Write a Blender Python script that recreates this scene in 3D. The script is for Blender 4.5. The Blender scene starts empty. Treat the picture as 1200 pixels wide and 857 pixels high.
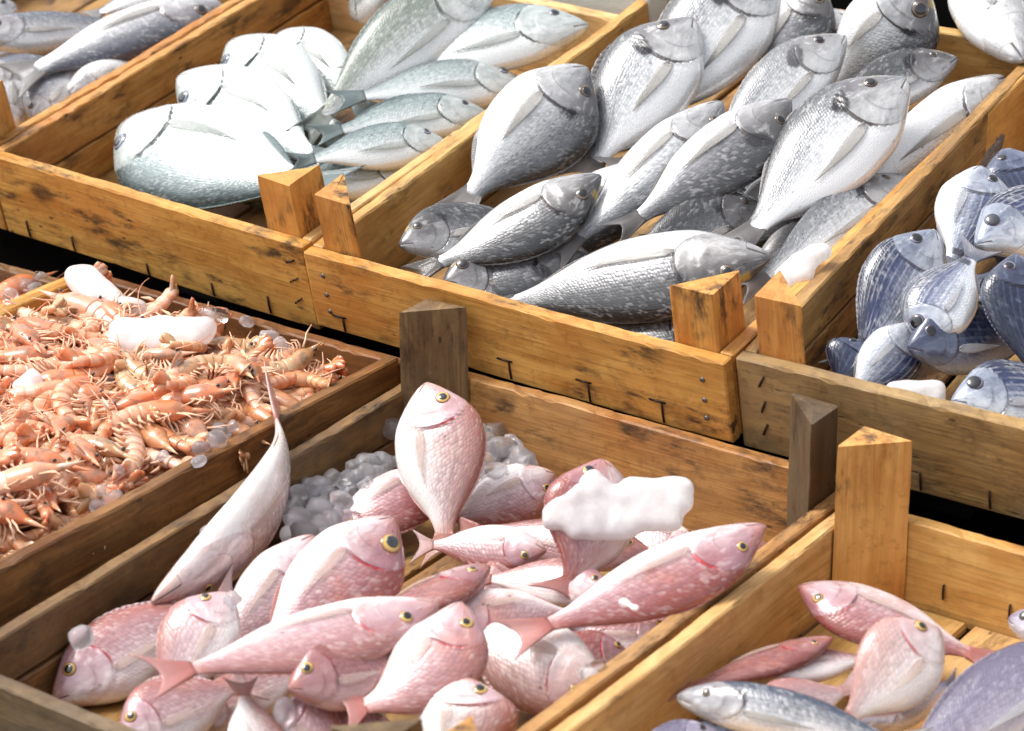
import bpy, bmesh, math, random
from mathutils import Vector, Matrix, noise

# ------------------------------------------------------------------ camera, sky, light, exposure
scene = bpy.context.scene
COL = scene.collection
cam_d = bpy.data.cameras.new("camera")
cam = bpy.data.objects.new("camera", cam_d)
COL.objects.link(cam)
scene.camera = cam
cam_d.sensor_width = 36.0
cam_d.lens = 90.0
cam_d.clip_start = 0.05
cam_d.clip_end = 500.0
cam.matrix_world = Matrix((
    (0.8142764, -0.2221594, 0.5362827, 1.1424193),
    (0.5803598, 0.3301692, -0.7444265, -1.4327154),
    (-0.0116826, 0.9174058, 0.3977814, 0.8064454),
    (0, 0, 0, 1)))
cam_d.dof.use_dof = True
cam_d.dof.focus_distance = 1.98
cam_d.dof.aperture_fstop = 10.0

SUN_EL, SUN_FROM = 58.0, Vector((-0.80, -0.35, 0.0)).normalized()
world = bpy.data.worlds.new("World")
scene.world = world
world.use_nodes = True
wn, wl = world.node_tree.nodes, world.node_tree.links
wn.clear()
sky = wn.new("ShaderNodeTexSky")
sky.sky_type = 'NISHITA'
sky.sun_disc = False
sky.sun_elevation = math.radians(SUN_EL)
sky.sun_rotation = math.atan2(SUN_FROM.x, SUN_FROM.y)
sky.air_density = 1.0
sky.dust_density = 4.0
sky.ozone_density = 1.0
hs = wn.new("ShaderNodeHueSaturation")
hs.inputs['Saturation'].default_value = 0.22
bg = wn.new("ShaderNodeBackground")
bg.inputs['Strength'].default_value = 0.15
wo = wn.new("ShaderNodeOutputWorld")
wl.new(sky.outputs[0], hs.inputs['Color'])
wl.new(hs.outputs[0], bg.inputs['Color'])
wl.new(bg.outputs[0], wo.inputs['Surface'])

sun_d = bpy.data.lights.new("sun", 'SUN')
sun_d.energy = 1.5
sun_d.angle = math.radians(24)
sun_d.color = (1.0, 0.96, 0.90)
sun = bpy.data.objects.new("sun", sun_d)
COL.objects.link(sun)
to_sun = SUN_FROM * math.cos(math.radians(SUN_EL)) + Vector((0, 0, math.sin(math.radians(SUN_EL))))
sun.rotation_euler = to_sun.to_track_quat('Z', 'Y').to_euler()

scene.view_settings.view_transform = 'Standard'
scene.view_settings.look = 'None'
scene.view_settings.gamma = 1.0
scene.view_settings.exposure = 0.84
scene.view_settings.use_curve_mapping = False
scene.render.engine = 'CYCLES'
scene.cycles.use_denoising = True
scene.cycles.max_bounces = 8
scene.cycles.transmission_bounces = 6
scene.cycles.caustics_reflective = False
scene.cycles.caustics_refractive = True
scene.cycles.sample_clamp_indirect = 4.0

# ------------------------------------------------------------------ node helpers
class NT:
    def __init__(self, mat):
        self.t = mat.node_tree
        self.n, self.l = self.t.nodes, self.t.links
    def new(self, kind, **kw):
        nd = self.n.new(kind)
        for k, v in kw.items():
            setattr(nd, k, v)
        return nd
    def put(self, nd, i, v):
        if hasattr(v, 'is_linked'):
            self.l.new(v, nd.inputs[i])
        elif v is not None:
            s = nd.inputs[i]
            if hasattr(s.default_value, '__len__') and len(s.default_value) == 4 and len(v) == 3:
                v = (*v, 1.0)
            s.default_value = v
    def math(self, op, a, b=None, c=None, clamp=False):
        nd = self.new("ShaderNodeMath", operation=op, use_clamp=clamp)
        self.put(nd, 0, a)
        if b is not None: self.put(nd, 1, b)
        if c is not None: self.put(nd, 2, c)
        return nd.outputs[0]
    def vmath(self, op, a, b=None, sc=None):
        nd = self.new("ShaderNodeVectorMath", operation=op)
        self.put(nd, 0, a)
        if b is not None: self.put(nd, 1, b)
        if sc is not None: self.put(nd, 3, sc)
        return nd.outputs[0]
    def mix(self, f, a, b, mode='MIX'):
        nd = self.new("ShaderNodeMix", data_type='RGBA', blend_type=mode)
        self.put(nd, 0, f); self.put(nd, 6, a); self.put(nd, 7, b)
        return nd.outputs[2]
    def noise(self, vec, scale, detail=3.0, rough=0.5, dist=0.0):
        nd = self.new("ShaderNodeTexNoise")
        self.put(nd, 'Vector', vec)
        nd.inputs['Scale'].default_value = scale
        nd.inputs['Detail'].default_value = detail
        nd.inputs['Roughness'].default_value = rough
        nd.inputs['Distortion'].default_value = dist
        return nd.outputs[0]
    def vor(self, vec, scale, rnd=1.0, feat='F1', out=0):
        nd = self.new("ShaderNodeTexVoronoi", feature=feat)
        self.put(nd, 'Vector', vec)
        nd.inputs['Scale'].default_value = scale
        nd.inputs['Randomness'].default_value = rnd
        return nd.outputs[out]
    def step(self, x, a, b):                      # smooth 0..1 between a and b
        nd = self.new("ShaderNodeMapRange", interpolation_type='SMOOTHSTEP')
        self.put(nd, 0, x)
        nd.inputs[1].default_value = a; nd.inputs[2].default_value = b
        nd.inputs[3].default_value = 0.0; nd.inputs[4].default_value = 1.0
        return nd.outputs[0]
    def ramp(self, x, stops):
        nd = self.new("ShaderNodeValToRGB")
        self.put(nd, 0, x)
        e = nd.color_ramp.elements
        while len(e) < len(stops): e.new(0.5)
        for el, (p, c) in zip(e, stops):
            el.position = p; el.color = (*c, 1.0)
        return nd.outputs[0]
    def attr(self, name):
        nd = self.new("ShaderNodeAttribute", attribute_name=name)
        return nd.outputs['Vector']
    def sep(self, v):
        nd = self.new("ShaderNodeSeparateXYZ"); self.put(nd, 0, v)
        return nd.outputs
    def comb(self, x, y, z):
        nd = self.new("ShaderNodeCombineXYZ")
        self.put(nd, 0, x); self.put(nd, 1, y); self.put(nd, 2, z)
        return nd.outputs[0]
    def bump(self, h, strength, dist, normal=None):
        nd = self.new("ShaderNodeBump")
        self.put(nd, 'Height', h)
        nd.inputs['Strength'].default_value = strength
        nd.inputs['Distance'].default_value = dist
        if normal is not None: self.put(nd, 'Normal', normal)
        return nd.outputs[0]

def new_mat(name):
    m = bpy.data.materials.new(name)
    m.use_nodes = True
    nt = NT(m)
    p = nt.n["Principled BSDF"]
    return m, nt, p

# ------------------------------------------------------------------ materials: wood, metal, stand
def wood_material(name, light, dark, stain=0.5, grey=0.0):
    m, t, p = new_mat(name)
    tc = t.new("ShaderNodeTexCoord").outputs['Object']
    oi = t.new("ShaderNodeObjectInfo")
    rnd = oi.outputs['Random']
    off = t.comb(t.math('MULTIPLY', rnd, 37.0), t.math('MULTIPLY', rnd, 91.0), t.math('MULTIPLY', rnd, 53.0))
    v = t.vmath('ADD', tc, off)
    vs = t.vmath('MULTIPLY', v, (1.0, 9.0, 9.0))
    warp = t.noise(t.vmath('MULTIPLY', v, (3.0, 6.0, 6.0)), 2.0, 2.0)
    vg = t.vmath('ADD', vs, t.comb(0.0, t.math('MULTIPLY', warp, 0.9), t.math('MULTIPLY', warp, 0.5)))
    g1 = t.noise(vg, 7.0, 5.0, 0.6, 0.3)
    g2 = t.noise(t.vmath('MULTIPLY', v, (4.0, 170.0, 170.0)), 3.0, 3.0, 0.6)
    blotch = t.noise(v, 9.0, 4.0, 0.6)
    col = t.mix(t.step(g1, 0.30, 0.72), dark, light)
    col = t.mix(t.math('MULTIPLY', t.step(g2, 0.42, 0.72), 0.50), col, tuple(c * 0.55 for c in dark))
    red = t.noise(t.vmath('MULTIPLY', v, (5.0, 9.0, 9.0)), 1.3, 3.0, 0.6)
    col = t.mix(t.math('MULTIPLY', t.step(red, 0.48, 0.68), 0.45), col, (dark[0] * 1.05, dark[1] * 0.80, dark[2] * 0.7))
    col = t.mix(t.math('MULTIPLY', t.step(blotch, 0.45, 0.7), 0.35), col, tuple(min(1, c * 1.25) for c in light))
    # knots
    kn = t.vor(t.vmath('MULTIPLY', v, (0.55, 1.0, 1.0)), 11.0, 1.0)
    kmask = t.step(kn, 0.13, 0.05)
    col = t.mix(t.math('MULTIPLY', kmask, 0.75), col, (0.09, 0.035, 0.012))
    # grime: streaky dark stains and black nicks
    st = t.noise(t.vmath('MULTIPLY', v, (14.0, 45.0, 45.0)), 1.6, 6.0, 0.72)
    st2 = t.noise(v, 17.0, 3.0, 0.5)
    smask = t.math('MULTIPLY', t.step(st, 0.47, 0.66), t.step(st2, 0.40, 0.58))
    col = t.mix(t.math('MULTIPLY', smask, stain), col, (0.055, 0.03, 0.016))
    nick = t.vor(t.vmath('MULTIPLY', v, (0.45, 1.0, 1.0)), 95.0, 1.0)
    nmask = t.math('MULTIPLY', t.step(nick, 0.16, 0.08), t.step(st2, 0.50, 0.60))
    col = t.mix(t.math('MULTIPLY', nmask, 0.75 * min(1.0, stain + 0.3)), col, (0.025, 0.015, 0.01))
    if grey > 0:
        col = t.mix(t.math('MULTIPLY', t.step(blotch, 0.35, 0.6), grey), col, (0.15, 0.12, 0.085))
    mott = t.noise(v, 120.0, 4.0, 0.7)
    col = t.mix(t.math('MULTIPLY', t.step(mott, 0.52, 0.70), 0.30 * stain + 0.1), col, tuple(c * 0.5 for c in dark))
    col = t.mix(1.0, col, oi.outputs['Color'], 'MULTIPLY')
    t.put(p, 'Base Color', col)
    t.put(p, 'Roughness', t.math('ADD', t.math('MULTIPLY', g1, 0.3), 0.38))
    p.inputs['Specular IOR Level'].default_value = 0.35
    h = t.math('ADD', t.math('MULTIPLY', g2, 0.5), t.math('ADD', t.math('MULTIPLY', g1, 0.7), t.math('MULTIPLY', nmask, -0.8)))
    t.put(p, 'Normal', t.bump(h, 0.55, 0.0012))
    return m

WOOD = {
    'orange': wood_material("orange_pine", (0.66, 0.36, 0.10), (0.44, 0.19, 0.04), 0.95),
    'pale':   wood_material("pale_pine", (0.68, 0.44, 0.18), (0.50, 0.27, 0.085), 0.60),
    'brown':  wood_material("brown_pine", (0.36, 0.19, 0.07), (0.11, 0.05, 0.018), 0.95, 0.30),
    'grey':   wood_material("grey_pine", (0.27, 0.175, 0.08), (0.10, 0.058, 0.027), 0.95, 0.45),
    'tan':    wood_material("tan_pine", (0.54, 0.31, 0.105), (0.30, 0.145, 0.042), 1.0, 0.25),
}

def simple_mat(name, col, rough=0.5, metal=0.0, nscale=60.0, namp=0.25, bump=0.0):
    m, t, p = new_mat(name)
    tc = t.new("ShaderNodeTexCoord").outputs['Object']
    n = t.noise(tc, nscale, 4.0, 0.6)
    t.put(p, 'Base Color', t.mix(n, tuple(c * (1 - namp) for c in col), tuple(min(1, c * (1 + namp)) for c in col)))
    t.put(p, 'Roughness', t.math('ADD', t.math('MULTIPLY', n, 0.2), rough - 0.1))
    p.inputs['Metallic'].default_value = metal
    if bump:
        t.put(p, 'Normal', t.bump(n, bump, 0.002))
    return m

M_RUST = simple_mat("rusty_steel", (0.035, 0.02, 0.014), 0.55, 0.6, 300.0, 0.5)
M_NAIL = simple_mat("dull_nail_steel", (0.16, 0.15, 0.15), 0.4, 0.8, 300.0, 0.4)
M_STAND = simple_mat("shade_black_timber", (0.012, 0.010, 0.009), 0.7, 0.0, 20.0, 0.4, 0.3)  # near black, so gaps under the upper crates read as deep shade
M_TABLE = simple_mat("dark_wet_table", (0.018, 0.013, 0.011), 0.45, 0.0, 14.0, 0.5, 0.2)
M_PALE_BOX = simple_mat("pale_box_skin", (0.62, 0.64, 0.60), 0.8, 0.0, 200.0, 0.08, 0.3)

# ------------------------------------------------------------------ object helpers
def link(name, me, mat=None, parent=None, M=None):
    o = bpy.data.objects.new(name, me)
    COL.objects.link(o)
    if mat is not None and me is not None and not me.materials:
        me.materials.append(mat)
    if parent is not None:
        o.parent = parent
    if M is not None:
        o.matrix_local = M
    return o

def tag(o, label, cat, group=None):
    o['label'] = label
    o['category'] = cat
    if group:
        o['group'] = group
    return o

def mesh_from(name, verts, faces, smooth=True):
    me = bpy.data.meshes.new(name)
    me.from_pydata([tuple(v) for v in verts], [], faces)
    me.update()
    if smooth:
        me.polygons.foreach_set('use_smooth', [True] * len(me.polygons))
    return me

def frame(x, y, z, o):
    return Matrix(((x[0], y[0], z[0], o[0]), (x[1], y[1], z[1], o[1]), (x[2], y[2], z[2], o[2]), (0, 0, 0, 1)))

# ------------------------------------------------------------------ structure: table and tilted stand
def box_mesh(name, x0, x1, y0, y1, z0, z1, bev=0.003):
    bm = bmesh.new()
    bmesh.ops.create_cube(bm, size=1.0)
    for v in bm.verts:
        v.co = Vector((x0 if v.co.x < 0 else x1, y0 if v.co.y < 0 else y1, z0 if v.co.z < 0 else z1))
    bmesh.ops.bevel(bm, geom=list(bm.edges), offset=bev, segments=2, affect='EDGES', profile=0.6)
    me = bpy.data.meshes.new(name)
    bm.to_mesh(me); bm.free()
    return me

def rot_frame(yaw, tilt, o):
    return Matrix.Translation(o) @ Matrix.Rotation(yaw, 4, 'Z') @ Matrix.Rotation(tilt, 4, 'X')

TILT = math.radians(11.6576)
P0 = Vector((0.074124, 0.05, 0.003610))

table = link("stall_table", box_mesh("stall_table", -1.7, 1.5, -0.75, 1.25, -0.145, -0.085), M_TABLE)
table['kind'] = 'structure'
stand = link("display_stand", None)
stand.matrix_world = rot_frame(math.radians(-1.0), TILT, P0)
stand['kind'] = 'structure'
for i in range(6):                                     # boards of the sloping stand under the upper crates
    y0 = 0.075 + i * 0.10
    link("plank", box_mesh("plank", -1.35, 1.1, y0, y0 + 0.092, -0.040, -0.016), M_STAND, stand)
for x in (-1.2, -0.45, 0.30, 0.95):
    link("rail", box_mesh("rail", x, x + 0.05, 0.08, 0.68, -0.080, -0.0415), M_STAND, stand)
stand_back = link("shade_riser", box_mesh("shade_riser", -1.6, 1.4, 0.52, 0.56, -0.0848, 0.04), M_STAND)  # unseen panel added far back, near black, to keep the gaps in shadow
stand_back['kind'] = 'structure'

# ------------------------------------------------------------------ crates
def board_mesh(L, th, H, seed, seg=46, ch=0.0013, wob=0.0009):
    """plank along +X, thickness along Y, height along Z, origin at its lower left outer corner"""
    rng = random.Random(seed)
    ph = [rng.uniform(0, 50) for _ in range(4)]
    V, F = [], []
    sec = [(ch, 0), (th - ch, 0), (th, ch), (th, H - ch), (th - ch, H), (ch, H), (0, H - ch), (0, ch)]
    for i in range(seg + 1):
        x = L * i / seg
        if i == 1: x = ch * 1.2
        if i == seg - 1: x = L - ch * 1.2
        e = 0.75 * ch if i in (0, seg) else 0.0
        top = wob * (noise.noise(Vector((x * 14, ph[0], 0))) + 0.7 * noise.noise(Vector((x * 60, ph[0], 3))))
        bot = wob * noise.noise(Vector((x * 14, ph[1], 0)))
        bow = 1.4 * wob * noise.noise(Vector((x * 5, ph[2], 0)))
        for (y, z) in sec:
            yy = min(max(y, e), th - e); zz = min(max(z, e), H - e)
            zz += top if z > H / 2 else bot
            if z > H / 2 and 0 < i < seg and rng.random() < 0.13:
                zz -= rng.uniform(0.0004, 0.0022)
            if z < H / 2 and 0 < i < seg and rng.random() < 0.10:
                zz += rng.uniform(0.0003, 0.0016)
            V.append((x, yy + bow, zz))
    for i in range(seg):
        for k in range(8):
            a, b = i * 8 + k, i * 8 + (k + 1) % 8
            F.append((a, a + 8, b + 8, b))
    F.append(tuple(range(8)))
    F.append(tuple(reversed(range(seg * 8, seg * 8 + 8))))
    return mesh_from("board", V, F, smooth=False)

def post_mesh(leg, Lp, seed):
    """triangular corner post: length along local X, right angle on the origin, legs along +Y and +Z"""
    rng = random.Random(seed)
    c = 0.0012
    tri = [(c, 0), (leg - c, 0), (leg, c * 0.6), (c * 0.6, leg), (0, leg - c), (0, c)]
    V, F = [], []
    seg = 14
    n = len(tri)
    for i in range(seg + 1):
        x = Lp * i / seg
        e = 0.0012 if i in (0, seg) else 0.0
        for (y, z) in tri:
            j = 0.0005 * noise.noise(Vector((x * 30, y * 40 + seed, z * 40)))
            V.append((x + (rng.uniform(-0.0014, 0.0010) if i == seg else 0), y * (1 - e * 20) + e * 0.3 + j, z * (1 - e * 20) + e * 0.3 + j))
    for i in range(seg):
        for k in range(n):
            a, b = i * n + k, i * n + (k + 1) % n
            F.append((a, b, b + n, a + n))
    F.append(tuple(reversed(range(n))))
    V.append((Lp + 0.0006, leg * 0.33, leg * 0.33))
    for k in range(n):
        F.append((seg * n + k, seg * n + (k + 1) % n, len(V) - 1))
    return mesh_from("post", V, F, smooth=False)

SEED = [100]
def nxt():
    SEED[0] += 1
    return SEED[0]

def tint(o, rng, base=(1, 1, 1), amp=0.12):
    k = 1 + rng.uniform(-amp, amp)
    o.color = (base[0] * k, base[1] * k * (1 + rng.uniform(-0.04, 0.04)), base[2] * k * (1 + rng.uniform(-0.08, 0.08)), 1)

CR = {}
def crate(key, label, M, q, z0, H, woods, TH=0.0115, posts=('fl', 'fr', 'bl', 'br'), post_rise=0.062, leg=0.038,
          two=(), low=None, post_wood=None, slat_wood='tan', tints=None, group=None):
    """q: outer corners fl, fr, br, bl (local xy). woods: dict wall -> wood key"""
    rng = random.Random(hash_str(key))
    root = link("wooden_crate", None)
    root.matrix_world = M
    tag(root, label, "crate", group)
    fl, fr, br, bl = [Vector((a[0], a[1], 0)) for a in q]
    CR[key] = dict(root=root, M=M, q=q, z0=z0, H=H)
    tints = tints or {}
    def wall(name, a, b, inset0, inset1):
        d = (b - a); L = d.length; x = d / L
        y = Vector((-x.y, x.x, 0))                     # points into the crate
        h = (low or {}).get(name, H)
        pieces = [(0.0, h)] if name not in two else [(0.0, h * 0.485), (h * 0.515, h * 0.485)]
        for k, (zb, hh) in enumerate(pieces):
            o = a + x * inset0 + Vector((0, 0, z0 + zb))
            mt = WOOD[woods[name]]
            b_ = link("board", board_mesh(L - inset0 - inset1, TH, hh, nxt()), mt, root, frame(x, y, Vector((0, 0, 1)), o))
            tint(b_, rng, tints.get(name, (1, 1, 1)))
    wall('front', fl, fr, 0, 0)
    wall('back', br, bl, 0, 0)
    e = TH + 0.0006
    wall('right', fr, br, e, e)
    wall('left', bl, fl, e, e)
    pw = WOOD[post_wood or woods['front']]
    z = Vector((0, 0, 1))
    for nm in posts:
        A, s = {'fl': (fl, (1, 1)), 'fr': (fr, (-1, 1)), 'br': (br, (-1, -1)), 'bl': (bl, (1, -1))}[nm]
        xx, yy = Vector((s[0], 0, 0)), Vector((0, s[1], 0))
        o = A + xx * (TH + 0.0008) + yy * (TH + 0.0008) + z * (z0 + 0.001)
        if nm == 'fl' and abs(bl.x - fl.x) > 0.01: o += xx * 0.002
        if s[0] * s[1] > 0: u, v = xx, yy
        else: u, v = yy, xx
        po = link("post", post_mesh(leg, H + post_rise - (0.012 if key == 'F' and nm == 'fr' else 0), nxt()), pw, root, frame(z, u, v, o))
        tint(po, rng, tints.get('post_' + nm, (1, 1, 1)))
    # floor slats run front to back
    x0, x1 = max(fl.x, bl.x) + TH + 0.001, min(fr.x, br.x) - TH - 0.001
    y0, y1 = fl.y + TH + 0.001, bl.y - TH - 0.001
    n = 4
    w = (x1 - x0) / n
    for i in range(n):
        xa = x0 + i * w
        sl = link("slat", board_mesh(y1 - y0, w - 0.005, 0.007, nxt(), 10), WOOD[slat_wood], root,
                  frame(Vector((0, 1, 0)), Vector((-1, 0, 0)), z, Vector((xa + w - 0.0025, y0, z0 - 0.0005))))
        tint(sl, rng)
    return root

def hash_str(s):
    h = 7
    for ch in s: h = (h * 131 + ord(ch)) % 1000003
    return h

def wire_mesh(pts, r, n=6):
    V, F = [], []
    for i, p in enumerate(pts):
        p = Vector(p)
        d = (Vector(pts[min(i + 1, len(pts) - 1)]) - Vector(pts[max(i - 1, 0)])).normalized()
        a = d.orthogonal().normalized(); b = d.cross(a)
        for k in range(n):
            th = 2 * math.pi * k / n
            V.append(p + (a * math.cos(th) + b * math.sin(th)) * r)
    for i in range(len(pts) - 1):
        for k in range(n):
            F.append((i * n + k, i * n + (k + 1) % n, (i + 1) * n + (k + 1) % n, (i + 1) * n + k))
    F.append(tuple(reversed(range(n)))); F.append(tuple(range((len(pts) - 1) * n, len(pts) * n)))
    return mesh_from("staple", V, F)

def staple(key, x, zc, ln, ang=0.0, y=None, name="staple", side='front', r=0.0009):
    """rusty wire driven into a crate's front (or back, inner face) board"""
    c = CR[key]
    yy = (min(c['q'][0][1], c['q'][1][1]) - 0.0004) if y is None else y
    dx, dz = math.sin(ang) * ln / 2, math.cos(ang) * ln / 2
    pts = [(x - dx, yy + 0.004, zc - dz), (x - dx, yy, zc - dz + 0.0008), (x, yy - 0.0004, zc), (x + dx, yy, zc + dz - 0.0008), (x + dx, yy + 0.004, zc + dz)]
    link(name, wire_mesh(pts, r), M_RUST, c['root'])

def nail(key, x, z, y=None, r=0.0022):
    c = CR[key]
    yy = (c['q'][0][1] - 0.0002) if y is None else y
    V, F = [], []
    n = 10
    for (rr, d) in ((r, 0.004), (r, -0.0002), (r * 0.75, -0.0009), (0.0002, -0.0010)):
        for k in range(n):
            V.append((x + rr * math.cos(2 * math.pi * k / n), yy + d, z + rr * math.sin(2 * math.pi * k / n)))
    for i in range(3):
        for k in range(n):
            F.append((i * n + k, (i) * n + (k + 1) % n, (i + 1) * n + (k + 1) % n, (i + 1) * n + k))
    link("nail", mesh_from("nail", V, F), M_NAIL, c['root'])

def rect(x0, x1, y0, y1):
    return [(x0, y0), (x1, y0), (x1, y1), (x0, y1)]

I4 = Matrix.Identity(4)
MA = rot_frame(math.radians(-3.485), TILT, P0)
MB = rot_frame(math.radians(-1.05), TILT, P0)
MC = rot_frame(math.radians(1.09), TILT, P0)

W4 = lambda f, b, l, r: dict(front=f, back=b, left=l, right=r)
crate('A', "orange pine crate holding pale silver fish, upper row left of the grey bream crate", MA, rect(-0.592, -0.2035, -0.004, 0.45), -0.011, 0.081,
      post_rise=0.047, woods=W4('orange', 'pale', 'orange', 'pale'), two=('left',), posts=('fr',), tints={'back': (1.1, 1.2, 1.4)})  # back tint whitened: overexposed light put into the board colour
crate('B', "orange pine crate in the middle of the upper row, full of grey bream", MB, rect(-0.1955, 0.2045, -0.004, 0.535), 0.0, 0.071,
      post_rise=0.047, woods=W4('orange', 'pale', 'pale', 'orange'), posts=('fl', 'fr'), tints={'left': (0.98, 0.95, 0.85)})
crate('C', "weathered crate of blue striped fish at the right end of the upper row", MC, rect(0.2075, 0.60, -0.002, 0.52), -0.005, 0.079,
      post_rise=0.047, woods=W4('grey', 'orange', 'tan', 'tan'), two=('left',), post_wood='orange', tints={'front': (1.75, 1.62, 1.25)}, posts=('fl', 'fr'))
crate('D', "orange pine crate of long grey fish in the far left corner", MA, rect(-0.99, -0.5945, -0.004, 0.45), -0.011, 0.081,
      post_rise=0.047, woods=W4('orange', 'tan', 'tan', 'orange'), posts=('fr',))
crate('E', "brown stained crate heaped with shrimp below the pale silver fish", I4, rect(-0.352, -0.012, -0.50, 0.030), -0.060, 0.072,
      W4('brown', 'brown', 'orange', 'brown'), posts=(), two=('left',), low={'back': 0.066}, tints={'right': (1.0, 0.84, 0.68), 'back': (1, .7, .5)})  # back tint puts the shadow below the upper crate into the board colour
crate('F', "crate of pink red bream with dark weathered left wall and grey corner post", I4,
      [(0.030, -0.505), (0.386, -0.505), (0.386, 0.038), (0.0, 0.038)], -0.072, 0.072,
      W4('grey', 'tan', 'brown', 'tan'), posts=('bl', 'br', 'fr'), two=('left',), low={'back': 0.0785}, post_wood='grey', post_rise=0.064,
      tints={'left': (0.92, 0.90, 0.84), 'back': (1.05, 1.0, 0.95), 'post_br': (0.62, 0.6, 0.6), 'post_bl': (1.15, 1.15, 1.1)})
crate('G', "pale yellow pine crate with mixed fish at the lower right corner", I4, rect(0.3905, 0.775, -0.50, 0.020), -0.070, 0.070,
      W4('pale', 'pale', 'pale', 'pale'), post_wood='orange', slat_wood='pale', tints={'post_bl': (1.25, 1.3, 1.5), 'back': (1.05, 1.0, .85)})
crate('H', "crate edge with a few shrimp at the left border, beside the shrimp heap", I4, rect(-0.745, -0.358, -0.50, 0.030), -0.060, 0.066,
      W4('brown', 'brown', 'brown', 'orange'), posts=(), low={'back': 0.05})

# staples and nails that hold the boards
for x, ln in ((-0.560, 0.018), (-0.500, 0.016), (-0.405, 0.013), (-0.325, 0.014), (-0.258, 0.018)):
    staple('A', x, -0.011 + ln * 0.62, ln)
for z, a in ((0.052, 1.0), (0.034, 0.9), (0.014, 0.8)):
    staple('A', -0.221, z, 0.011, a)
for x, ln in ((-0.165, 0.014), (0.003, 0.017), (0.078, 0.018), (0.145, 0.019)):
    staple('B', x, ln * 0.62, ln)
    staple('B', x - 0.004, ln * 1.12, 0.014, 1.45)
for z in (0.052, 0.034, 0.018):
    nail('B', -0.178, z); nail('B', 0.184, z)
for z, a in ((0.058, 0.4), (0.036, 0.3), (0.016, 0.35)):
    staple('C', 0.228, z, 0.012, a)
for x in (0.352, 0.405, 0.47):
    staple('C', x, 0.006, 0.016)
for x in (0.470, 0.520):
    staple('G', x, -0.046, 0.012, 0.0, y=0.0079)
staple('G', 0.408, -0.048, 0.012, 0.3, y=0.0079)
staple('F', 0.352, -0.03, 0.012, 0.1, y=0.0259)

fb = link("added_pale_box", None)  # made-up box, its paleness stands for an overexposed crate board
fb.matrix_world = MA
tag(fb, "added pale grey box standing for the overlit back board of the pale silver fish crate", "box")
link("side_wall", box_mesh("side_wall", -0.46, -0.20, 0.478, 0.505, -0.015, 0.085), M_PALE_BOX, fb)
link("side_wall", box_mesh("side_wall", -0.46, -0.20, 0.70, 0.727, -0.015, 0.085), M_PALE_BOX, fb)
link("end_wall", box_mesh("end_wall", -0.46, -0.433, 0.5055, 0.6995, -0.015, 0.085), M_PALE_BOX, fb)
link("end_wall", box_mesh("end_wall", -0.227, -0.20, 0.5055, 0.6995, -0.015, 0.085), M_PALE_BOX, fb)
link("floor_panel", box_mesh("floor_panel", -0.432, -0.228, 0.506, 0.699, -0.015, 0.005), M_PALE_BOX, fb)

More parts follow.
